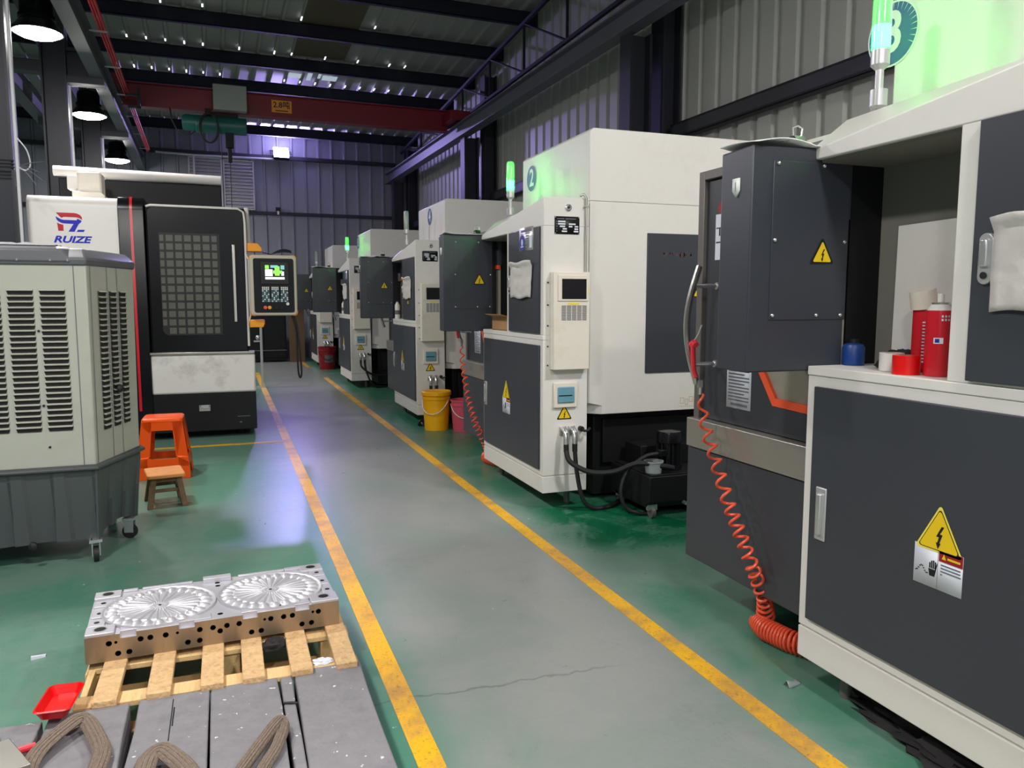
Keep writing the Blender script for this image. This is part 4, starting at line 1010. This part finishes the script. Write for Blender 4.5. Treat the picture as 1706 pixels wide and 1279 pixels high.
p0 = Vector((XR, 4.38)); p1 = Vector((-.49, 4.85)); dv = (p1 - p0).normalized(); nv = Vector((dv.y, -dv.x))
def PS(a, o, z):
    q = p0 + dv * a + nv * (o + .012 * (z - .515) / 1.01); return (q.x, q.y, z)
louvres('louvre_column', PS, 25, .68, 1.40, [(.09, .175), (.205, .285), (.315, .395)])
mb = MB()
for a_ in (.02, .19, .30): mb.add([PS(a_, .002, .52), PS(a_ + .004, .002, .52), PS(a_ + .004, .002, 1.52), PS(a_, .002, 1.52)], [(0, 1, 2, 3)])
mb.add([PF(-.70, .002, .52), PF(-.696, .002, .52), PF(-.693, .002, 1.52), PF(-.697, .002, 1.52)], [(0, 1, 2, 3)])
mb.build('panel_seam', 'fine', sh, fix=False)
mb = MB(); q = PS(.245, .018, .88); mb.sphere(q, .022, 10); mb.build('latch_knob', 'rubber', sh)
for x_, z_ in ((-.86, 1.20), (-.86, .83), (-.845, .62)): MB().cyl(PF(x_, 0, z_), PF(x_, .005, z_), .006, 8).build('screw', 'ink', sh)
# lid
lid = MB().loft([pl(.02, 1.52), pl(.026, 1.555), pl(-.02, 1.60), pl(-.05, 1.607)]).build('lid', 'coollid', t, .008)
MB().loft([[(x, y, 1.535) for x, y in ((-1.95, 4.35), (-.70, 4.35), (-.66, 4.40), (-1.95, 4.42))], [(x, y, 1.60) for x, y in ((-1.95, 4.355), (-.74, 4.355), (-.70, 4.42), (-1.95, 4.46))], [(x, y, 1.614) for x, y in ((-1.95, 4.40), (-.76, 4.40), (-.72, 4.44), (-1.95, 4.5))]]).build('lid_front', 'coollid', lid, .01)
for x_ in (-.93, -.79, -.715): MB().sphere((x_, 4.352, 1.545), .007, 8).build('lid_screw', 'zinc', lid)
# tank with fluted sides
MB().loft([pl(.016, .49), pl(.03, .497), pl(.03, .51), pl(.0, .517)]).build('tank_rim', 'coolbase', t, .004)
def flut(z, f):
    out = []; P_ = plan(.004 - .03 * (1 - f)); n = len(P_)
    for i in range(n):
        A = Vector(P_[i]); B = Vector(P_[(i + 1) % n]); L_ = (B - A).length; d_ = (B - A).normalized(); nn = Vector((d_.y, -d_.x))
        nb = max(1, round(L_ / .185))
        for b_ in range(nb):
            for ph, w_ in ((.0, 0), (.20, 0), (.30, 1), (.86, 1), (.95, 0)):
                s = L_ * (b_ + ph + (.10 * (1 - f) if 0 < ph < .9 else 0)) / nb
                q = A + d_ * s - nn * (.020 * w_ * (.35 + .65 * (1 - f)))
                zz = z
                if z < .2: zz = z + (.045 * max(0, math.sin(math.pi * s / L_)) if i in (1, 4) else .010 * math.sin(math.pi * s / L_ * 3) + .004)
                out.append((q.x, q.y, zz))
    return out
tk = MB().loft([flut(.11, 0), flut(.30, .5), flut(.455, 1), pl(.004, .462) and flut(.49, 1)]).build('water_tank', 'coolbase', t, smooth=14)
MB().lathe([(.02, 0), (.02, .02), (.012, .025)], (-.945, 4.375, .125), (0, -1, 0), 14).build('drain_plug', 'rubber', tk)
for x_, y_, an in ((-.675, 4.42, 10), (-.555, 4.80, 75), (-1.90, 4.45, 0), (-1.97, 5.1, 0), (-.70, 5.22, 30)):
    M_ = Matrix.Translation((x_, y_, 0)) @ Matrix.Rotation(R(an), 4, 'Z')
    cs = MB().cyl((-.012, 0, .04), (.012, 0, .04), .04, 20).xform(M_).build('caster', 'rubber', t)
    MB().box(-.02, -.015, -.025, .025, .035, .12).box(.015, .02, -.025, .025, .035, .12).box(-.03, .03, -.03, .03, .105, .12).xform(M_).build('fork', 'zinc', cs)
o = MB().grid(lambda u, v: (-1.30 + .53 * u, 4.40 + .22 * v, 1.616 + .055 * max(0, noise.noise(Vector((u * 6, v * 4, 2)))+.25) * math.sin(math.pi * v) * (1 - .7 * u) + .004), 36, 12).build('grey_rag', 'cloth')
o.modifiers.new('thick', 'SOLIDIFY').thickness = .004
tag(o, 'grey rags lying on the lid of the evaporative cooler', 'rag')

# ================================================================== stools
t = thing('plastic_stool', 'bright orange plastic stool with open sides behind the small wooden one', 'stool', (-.478, 6.50, 0), R(-1))
def sq(h, z, r=.03):
    return [(x, y, z) for x, y in rrect(-h, h, -h, h, r)]
MB().loft([sq(.135, .43), sq(.145, .435), sq(.143, .452), sq(.132, .46), sq(.06, .459)]).build('seat', 'orange', t, smooth=50)
def side_panel(k):
    # trapezoid with a rounded opening, built as a frame of quads in (s, z), pushed out by slope
    outer = []; inner = []
    n = 40
    def half(z): return .143 + (.036 * (.44 - z) / .44) + (.012 if z < .17 else 0)
    def rr_pt(x0, x1, z0, z1, r, f):
        pts = rrect(x0, x1, z0, z1, r); return pts
    ip = rrect(-.084, .084, .155, .368, .02); ip = [(x * (1 + .2 * (.368 - z) / .21), z) for x, z in ip]
    op = []
    for x, z in ip:
        ax = x / .095; az = (z - .262) / .108
        m_ = max(abs(ax), abs(az)); ax /= m_; az /= m_
        zz = .095 if az < -.99 else (.44 if az > .99 else .262 + az * .17); zz = max(.095, min(.44, zz))
        op.append((ax * half(zz), zz))
    mb = MB(); N_ = len(ip)
    def P(x, z, o_=0): return (x, -half(z) + o_, z)
    for o_ in (0, .012):
        mb.add([P(x, z, o_) for x, z in ip] + [P(x, z, o_) for x, z in op], [(i, (i + 1) % N_, N_ + (i + 1) % N_, N_ + i) for i in range(N_)])
    mb.add([P(x, z, 0) for x, z in ip] + [P(x, z, .012) for x, z in ip], [(i, (i + 1) % N_, N_ + (i + 1) % N_, N_ + i) for i in range(N_)])
    mb.xform(Matrix.Rotation(R(90 * k), 4, 'Z')); return mb
for k in range(4): side_panel(k).build('side_frame', 'orange', t)
def lh(z): return .143 + (.036 * (.44 - z) / .44) + (.012 if z < .17 else 0)
for k in range(4):
    mb = MB(); rings = []
    for z in (0, .06, .12, .165, .172, .44):
        h_ = lh(z); w_ = .085 if z < .1 else .075
        rings.append([(h_, -h_, z), (h_, -h_ + w_, z), (h_ - .01, -h_ + w_, z), (h_ - .01, -h_ + .01, z), (h_ - w_, -h_ + .01, z), (h_ - w_, -h_, z)])
    mb.loft(rings).xform(Matrix.Rotation(R(90 * k), 4, 'Z')).build('leg', 'orange', t, .003)

t = thing('wooden_stool', 'small low wooden stool with dirty legs beside the cooler', 'stool', (-.418, 5.56, 0), R(9))
MB().loft([[(x, y, .196) for x, y in rrect(-.115, .115, -.14, .14, .02)], [(x, y, .222) for x, y in rrect(-.115, .115, -.14, .14, .02)]]).build('seat', 'stoolwood', t, .006)
for sx in (-1, 1):
    for sy in (-1, 1):
        MB().loft([[(sx * .105 + dx, sy * .125 + dy, 0) for dx, dy in ((-.018, -.018), (.018, -.018), (.018, .018), (-.018, .018))], [(sx * .075 + dx, sy * .095 + dy, .197) for dx, dy in ((-.018, -.018), (.018, -.018), (.018, .018), (-.018, .018))]]).build('leg', 'stooldark', t, .003)
for s in (-1, 1):
    MB().box(-.085, .085, s * .105 - .008, s * .105 + .008, .10, .122).build('rail', 'stooldark', t, .002); MB().box(s * .085 - .008, s * .085 + .008, -.105, .105, .075, .097).build('rail', 'stooldark', t, .002)
    MB().box(-.08, .08, s * .095 - .007, s * .095 + .007, .165, .197).build('apron', 'stooldark', t, .002)

# ================================================================== pallet and mould plate
t = thing('wooden_pallet', 'light wooden pallet carrying the machined metal plate', 'pallet')
for x in (-.388, -.237, -.082, .044, .195, .340):
    MB().box(x - .035, x + .035, 2.515, 3.28, .123, .145).build('deck_board', 'osb', t, .003)
for y_ in (2.535, 2.80, 3.18): MB().box(-.475, .385, y_, y_ + .075, .105, .123).build('cross_board', 'wood', t, .002)
for y_ in (2.585, 2.84, 3.19):
    for x in (-.44, -.04, .33): MB().box(x - .045, x + .045, y_ - .03, y_ + .05, .02, .105).build('block', 'wood', t, .003)
for y_ in (2.535, 2.80, 3.18): MB().box(-.475, .385, y_, y_ + .075, 0, .02).build('bottom_board', 'wood', t, .002)
MB().box(-.47, -.45, 2.62, 3.2, .03, .12).build('end_board', 'wood', t, .002)
lump('black_rag', 'black glove-like rag stuffed in a gap of the wooden pallet', 'rag', (.12, 2.77, .124), .045, .035, .03, 'darkcloth', 4)
lump('paper_scrap', 'crumpled white paper scrap with blue print in the pallet gap', 'scrap', (.268, 2.59, .124), .035, .022, .012, 'sheet', 6)
tag(MB().loft([[(-.735, 3.245, .0), (-.69, 3.262, .0), (-.69, 3.278, .0), (-.737, 3.262, 0)], [(-.735, 3.247, .012), (-.69, 3.264, .006), (-.69, 3.276, .006), (-.737, 3.26, .012)]]).build('paper_scrap', 'sheet'), 'small white scrap lying alone on the green floor left of the plate', 'scrap')

t = thing('mould_plate', 'large machined metal plate with two petal-patterned discs, lying on the pallet', 'mould', (-.478, 2.795, .1455), R(3.0))
LX_, DY_, HT, HP = .838, .420, .090, .1005
blk = MB().box(0, LX_, 0, DY_, 0, HT).build('plate_body', 'moldside', t)
cut = MB()
for a_ in (.072, .168, .198, .246, .355, .398, .444, .485, .593, .638, .669, .762): cut.cyl((a_, -.02, .061), (a_, .03, .061), .0095, 14)
for a_ in (.098, .132, .315, .353, .526, .559, .702, .736): cut.cyl((a_, -.02, .0225), (a_, .03, .0225), .0095, 14)
cut.cyl((.421, -.02, .045), (.421, .03, .045), .0095, 14)
for a_ in (.093, .283, .572, .742): cut.cyl((a_, -.02, .062), (a_, .03, .062), .005, 10)
NT = (.131, .314, .523, .705)
for a_ in NT: cut.box(a_ - .025, a_ + .025, -.02, .014, .074, .12); cut.box(a_ - .006, a_ + .006, -.02, .02, .0715, .0735) if 0 else None
for a_, b_ in ((.425, .045), (.43, .34), (.43, .375)): cut.cyl((a_, b_, .07), (a_, b_, .12), .010, 14)
co = cut.build('cutter', 'ink')
co.parent = t
bo = blk.modifiers.new('cut', 'BOOLEAN'); bo.object = co; bo.operation = 'DIFFERENCE'; bo.solver = 'EXACT'; bo.use_self = True
dg = bpy.context.evaluated_depsgraph_get(); dg.update()
me = bpy.data.meshes.new_from_object(blk.evaluated_get(dg)); blk.modifiers.clear(); blk.data = me
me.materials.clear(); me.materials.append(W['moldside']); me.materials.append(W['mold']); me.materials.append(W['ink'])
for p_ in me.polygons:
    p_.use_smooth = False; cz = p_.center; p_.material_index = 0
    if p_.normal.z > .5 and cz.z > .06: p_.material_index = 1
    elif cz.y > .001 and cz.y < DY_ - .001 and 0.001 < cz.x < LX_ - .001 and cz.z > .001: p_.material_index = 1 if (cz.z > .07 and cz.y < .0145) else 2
bpy.data.objects.remove(co)
for cx, cy, w_, h_ in ((.045, .036, .045, .036), (LX_ - .05, .040, .05, .040), (.045, DY_ - .04, .045, .035), (LX_ - .045, DY_ - .035, .045, .035)):
    pad = MB().prism(rrect(cx - w_, cx + w_, cy - h_, cy + h_, .004), 'z', HT, HP).build('corner_pad', 'mold', t, .002)
    MB().lathe([(.018, 0), (.018, .0008)], (cx, cy, HP), n=24).build('bore', 'ink', pad)
    MB().lathe([(.022, 0), (.022, .0012), (.0182, .0012), (.0182, 0)], (cx, cy, HP), n=24, cap=False).build('bore_rim', 'alu', pad)
for k, (cx, cy, w_, h_, z_) in enumerate(((.028, .115, .026, .03, .006), (.03, .20, .024, .035, .006), (.035, .30, .03, .03, .006), (LX_ - .022, .12, .020, .03, .006), (LX_ - .025, .22, .02, .03, .006), (LX_ - .03, .32, .028, .03, .007),
        (.43, DY_ - .018, .052, .016, .018), (.25, DY_ - .008, .09, .008, .007), (.60, DY_ - .008, .09, .008, .007), (.12, DY_ - .01, .025, .01, .008), (.72, DY_ - .012, .03, .012, .010))):
    pad = MB().box(cx - w_, cx + w_, cy - h_, cy + h_, HT, HT + z_).build('step_pad', 'mold', t, .0015)
    if k < 6: MB().lathe([(.009, 0), (.009, .0008)], (cx, cy, HT + z_), n=16).build('bore', 'ink', pad)
for a0, a1 in ((.105, .395), (.495, .735)):
    MB().box(a0, a1, .016, .055, HT, HT + .004).build('ledge', 'mold', t, .0015)
for a_ in (.205, .60): MB().lathe([(.014, 0), (.014, .0008)], (a_ + .02, .03, HT + .004), n=18).build('screw_hole', 'ink', t)
def disc(cx, cy, RR):
    NP = 26; nt_ = NP * 10; nr = 46; Z0 = HT
    def hgt(r, th):
        ph = (th * NP / (2 * math.pi)) % 1.0; s = abs(ph - .5) * 2
        f = r / RR
        if f < .16: return .0075 + .0010 * math.sin(f * 190)
        if f < .70:
            g = (f - .16) / .54
            w_ = .80 - .45 * g
            return .0085 - .0055 * max(0, 1 - (s / w_) ** 2) * min(1, g / .08)
        if f < .94:
            q = (f - .815) / .115; e = q * q + (s / .80) ** 2
            return .0045 + (.0085 * math.sqrt(max(0, 1 - e)) if e < 1 else 0)
        if f < .975: return .0065
        return .0085
    vs = []; fs = []
    for j in range(nr + 1):
        r = RR * max(.004, j / nr)
        for i in range(nt_):
            th = 2 * math.pi * i / nt_; vs.append((cx + r * math.cos(th), cy + r * math.sin(th), Z0 + hgt(r, th)))
    for j in range(nr):
        for i in range(nt_):
            fs.append((j * nt_ + i, j * nt_ + (i + 1) % nt_, (j + 1) * nt_ + (i + 1) % nt_, (j + 1) * nt_ + i))
    b0 = len(vs)
    for i in range(nt_):
        th = 2 * math.pi * i / nt_; vs.append((cx + RR * math.cos(th), cy + RR * math.sin(th), Z0))
    for i in range(nt_): fs.append((nr * nt_ + i, nr * nt_ + (i + 1) % nt_, b0 + (i + 1) % nt_, b0 + i))
    mb = MB(); mb.add(vs, fs); return mb
for cx in (.226, .614):
    d = disc(cx, .198, .192).build('petal_disc', 'mold', t, smooth=60)
    MB().lathe([(.005, 0), (.005, .0006)], (cx, .198, HT + .0085), n=12).build('centre_hole', 'ink', d)

# ================================================================== grey planks, slings, tray, block
PLK = [(-.80, -.548, 2.50, .0, 'grey plank at the left edge under the red tray'), (-.535, -.315, 2.52, .002, 'grey plank under the loosely looped brown sling'), (-.293, -.089, 2.522, .004, 'grey plank with a long groove, second from the narrow strip'), (-.083, .117, 2.53, .003, 'grey plank just left of the narrow grey strip'),
       (.128, .160, 2.55, -.004, 'narrow grey timber strip with a dark strap across it'), (.168, .385, 2.56, .002, 'wide grey plank nearest the yellow line')]
for x0, x1, y1, dz, lab in PLK:
    t = thing('timber_plank', lab, 'plank', group='grey planks in the foreground')
    wob = random.Random(int(x0 * 100))
    z_ = .122 + dz; rings = []
    for k in range(8):
        yy = 1.2 + (y1 - 1.2) * k / 7; e0 = wob.uniform(-.004, .004); e1 = wob.uniform(-.004, .004)
        rings.append([(x0 + e0, yy, .0), (x1 + e1, yy, .0), (x1 + e1, yy, z_), (x0 + e0, yy, z_)])
    MB().loft(rings).build('board', 'plank', t, .004)
    if x0 < -.25 and x0 > -.3:
        MB().box(-.195, -.192, 2.25, y1 - .03, z_ - .0005, z_ + .0008).box(-.19, -.186, 2.33, 2.44, z_ - .0005, z_ + .0008).build('groove', 'ink', t)
    if .1 < x0 < .14:
        MB().tube([(.126, 2.36, z_ - .02), (.126, 2.36, z_ + .004), (.145, 2.352, z_ + .005), (.162, 2.348, z_ + .004), (.162, 2.347, z_ - .02)], .004, 6).build('strap', 'rubber', t)
def sling(lab, pts, w=.024, th=.011, twist=0.0):
    t = thing('lifting_sling', lab, 'sling', group='brown webbing slings')
    cv = [Vector(p) for p in pts]; out = []
    for i in range(len(cv) - 1):
        p0 = cv[max(i - 1, 0)]; p1 = cv[i]; p2 = cv[i + 1]; p3 = cv[min(i + 2, len(cv) - 1)]
        for k in range(10):
            q = k / 10; out.append(0.5 * ((2 * p1) + (p2 - p0) * q + (2 * p0 - 5 * p1 + 4 * p2 - p3) * q ** 2 + (3 * p1 - p0 - 3 * p2 + p3) * q ** 3))
    MB().tube(out, w, 12, flat=(w, th), up=(0, 0, 1)).build('webbing', 'sling', t, smooth=50)
    rb = MB()
    for s in (-.6, -.2, .2, .6):
        o2 = []
        for i, p_ in enumerate(out):
            tn = (out[min(i + 1, len(out) - 1)] - out[max(i - 1, 0)]).normalized(); sd = tn.cross(Vector((0, 0, 1)))
            sd = sd.normalized() if sd.length > 1e-4 else Vector((1, 0, 0)); o2.append(p_ + sd * w * s + Vector((0, 0, th * math.sqrt(1 - s * s))))
        rb.tube(o2, .0028, 5)
    rb.build('rib', 'sling', t)
sling('brown webbing sling bent into a loop on the left grey planks', [(-.44, 2.02, .136), (-.50, 2.10, .137), (-.525, 2.20, .138), (-.51, 2.28, .150), (-.46, 2.37, .158), (-.43, 2.40, .160), (-.41, 2.385, .150), (-.385, 2.32, .150), (-.355, 2.22, .146), (-.36, 2.10, .142), (-.37, 1.95, .138)])
sling('brown webbing sling showing only its folded end at the bottom edge', [(-.245, 2.06, .14), (-.232, 2.12, .155), (-.20, 2.135, .165), (-.165, 2.10, .155), (-.13, 2.04, .145), (-.11, 1.96, .14)], .028, .014)
sling('dark brown webbing sling folded to a point beside the narrow strip', [(-.05, 1.92, .140), (.0, 2.02, .142), (.045, 2.10, .150), (.085, 2.17, .156), (.106, 2.205, .150), (.110, 2.17, .145), (.085, 2.08, .140), (.045, 1.99, .138), (.02, 1.90, .138)], .018, .013)
t = thing('red_tray', 'square red plastic tray lying at the corner of the pallet', 'tray', (-.503, 2.515, .1505), R(-5))
mb = MB(); a_, b_ = .047, .085
mb.loft([[(x, y, 0) for x, y in rrect(-a_ + .012, a_ - .012, -b_ + .012, b_ - .012, .015)], [(x, y, .026) for x, y in rrect(-a_, a_, -b_, b_, .018)], [(x, y, .028) for x, y in rrect(-a_ - .004, a_ + .004, -b_ - .004, b_ + .004, .02)], [(x, y, .030) for x, y in rrect(-a_ + .002, a_ - .002, -b_ + .002, b_ - .002, .017)], [(x, y, .004) for x, y in rrect(-a_ + .012, a_ - .012, -b_ + .012, b_ - .012, .013)]], cap=True)
mb.build('tray_shell', 'redtray', t, smooth=45)
t = thing('steel_block', 'bright steel block cut by the lower left corner', 'block', (-.60, 2.20, .1225), R(28))
MB().box(-.08, .06, -.10, .07, 0, .07).build('block_body', 'steel', t, .002)
t = thing('clamp_handle', 'red-handled clamp sticking out behind the steel block', 'clamp', (-.575, 2.30, .1225), R(15))
MB().tube([(-.05, .0, .015), (.02, .015, .015), (.05, .02, .014)], .010, 10).build('grip', 'hosered', t)
MB().tube([(-.05, .0, .015), (-.10, -.02, .015)], .007, 8).build('jaw', 'steel', t)
t = thing('eye_bolt', 'steel eye bolt lying on the planks at the left photo edge', 'bolt', (-.665, 2.42, .1225), R(20))
MB().tube([(.022 * math.cos(R(q)), .022 * math.sin(R(q)), .008) for q in range(0, 361, 20)], .007, 8).tube([(-.022, 0, .008), (-.07, -.01, .009)], .008, 8).build('shank', 'steel', t)

# ================================================================== overhead crane
t = thing('crane_girder', 'dark red crane girder spanning the hall with a yellow load plate', 'crane girder')
GY = 13.35
hall(MB().box(-1.03, 4.05, GY - .012, GY + .012, 4.27, 4.60).box(-1.03, 4.05, GY - .10, GY + .10, 4.255, 4.27).box(-1.03, 4.05, GY - .09, GY + .09, 4.595, 4.61)).build('girder_beam', 'crane', t)
hall(MB().box(3.95, 4.30, GY - .55, GY + .55, 4.36, 4.52)).build('end_truck', 'crane', t, .01)
hall(MB().box(-1.24, -1.02, GY - .55, GY + .55, 4.44, 4.60)).build('end_truck', 'crane', t, .01)
for x_ in (4.17, -1.14):
    for dy in (-.4, .4): hall(MB().cyl((x_ - .03, GY + dy, 4.42 + (.08 if x_ < 0 else 0)), (x_ + .03, GY + dy, 4.42 + (.08 if x_ < 0 else 0)), .07, 16)).build('wheel', 'dgrey', t)
a = Art().frame((1.275, GY - .016, 4.445), '-y'); a.rect(-.155, .155, -.095, .095, 0, .002); a.text('2.8吨', 0, .02, .12, 1, .004, bold=.002); a.rect(-.10, .10, -.075, -.06, 1, .003)
a.xform(HALL); a.art('load_plate', ['orangepad', 'ink'], t)
t = thing('wire_hoist', 'green electric hoist with a grey control box under the red crane girder', 'hoist')
hall(MB().box(.24, .73, GY - .30, GY - .13, 4.26, 4.64)).build('control_box', 'boxgrey', t, .01)
hall(MB().box(.12, .20, GY - .12, GY + .12, 4.1, 4.30).box(.20, .6, GY - .10, GY + .1, 4.14, 4.25)).build('trolley', 'black', t, .006)
hall(MB().cyl((-.02, GY - .1, 4.06), (.72, GY - .1, 4.06), .13, 24)).build('drum', 'hoist', t, .01)
hall(MB().lathe([(.02, 0), (.10, .01), (.12, .05), (.12, .2), (.09, .22)], (-.22, GY - .1, 4.07), (1, 0, 0), 20)).build('motor', 'hoist', t)
hall(MB().tube([(-.38, GY - .1, 4.27), (-.36, GY - .1, 4.1), (-.28, GY - .1, 3.92), (-.12, GY - .1, 3.87), (0, GY - .1, 3.98)], .012, 8)).build('supply_cable', 'rubber', t)
for k in range(2):
    hall(MB().tube([(.16 + .13 * math.cos(R(q)) + .02 * k, GY - .25, 3.98 + .22 * math.sin(R(q))) for q in range(60, 425, 15)], .01, 8)).build('cable_coil', 'rubber', t)
hall(MB().tube([(.34, GY - .2, 4.0), (.345, GY - .2, 2.6)], .006, 6)).build('pendant_cable', 'rubber', t)
hall(MB().tube([(.46, GY - .1, 4.0), (.46, GY - .1, 2.75)], .006, 6)).build('hoist_rope', 'rubber', t)
hall(MB().box(.40, .52, GY - .16, GY - .06, 3.72, 3.95).box(.43, .49, GY - .14, GY - .08, 3.5, 3.72)).build('hook_block', 'black', t, .01)
# power rail
t = thing('power_rail', 'bright red conductor rail running along the left crane beam', 'rail')
for k in range(3): hall(MB().box(-.985 + .022 * k, -.970 + .022 * k, 3, 17.9, 4.36 + .02 * k, 4.40 + .02 * k)).build('conductor', 'rail', t)
for k in range(8):
    y_ = 7.2 + 1.45 * k
    hall(MB().box(-1.08, -.90, y_, y_ + .02, 4.335, 4.35)).build('rail_bracket', 'alu', t)
hall(MB().box(-.93, -.75, GY - .45, GY - .40, 4.15, 4.18).box(-.80, -.76, GY - .45, GY - .40, 4.15, 4.45).box(-.96, -.76, GY - .45, GY - .40, 4.32, 4.35)).build('collector_arm', 'dgrey', t)
# ================================================================== light and camera
w = bpy.data.worlds.new('daylight_fill'); scene.world = w; w.use_nodes = True  # pale daylight let in by the open back end, added as soft fill
bg = w.node_tree.nodes['Background']; bg.inputs['Color'].default_value = (0.92, 0.95, 1.0, 1); bg.inputs['Strength'].default_value = 0.75

cam = bpy.data.cameras.new('camera'); co = bpy.data.objects.new('camera', cam); COL.objects.link(co)
f_ = 1290.0
cam.sensor_fit = 'HORIZONTAL'; cam.sensor_width = 36.0; cam.lens = f_ / 1706 * 36.0
cam.clip_start = 0.05; cam.clip_end = 200
co.location = (0, 0, 1.35)
co.rotation_euler = (R(90 - 6.171955), 0, R(-20.26241))
scene.camera = co
vs = scene.view_settings
vs.view_transform = 'Standard'; vs.look = 'None'; vs.gamma = 1.0; vs.use_curve_mapping = False
vs.exposure = -0.04
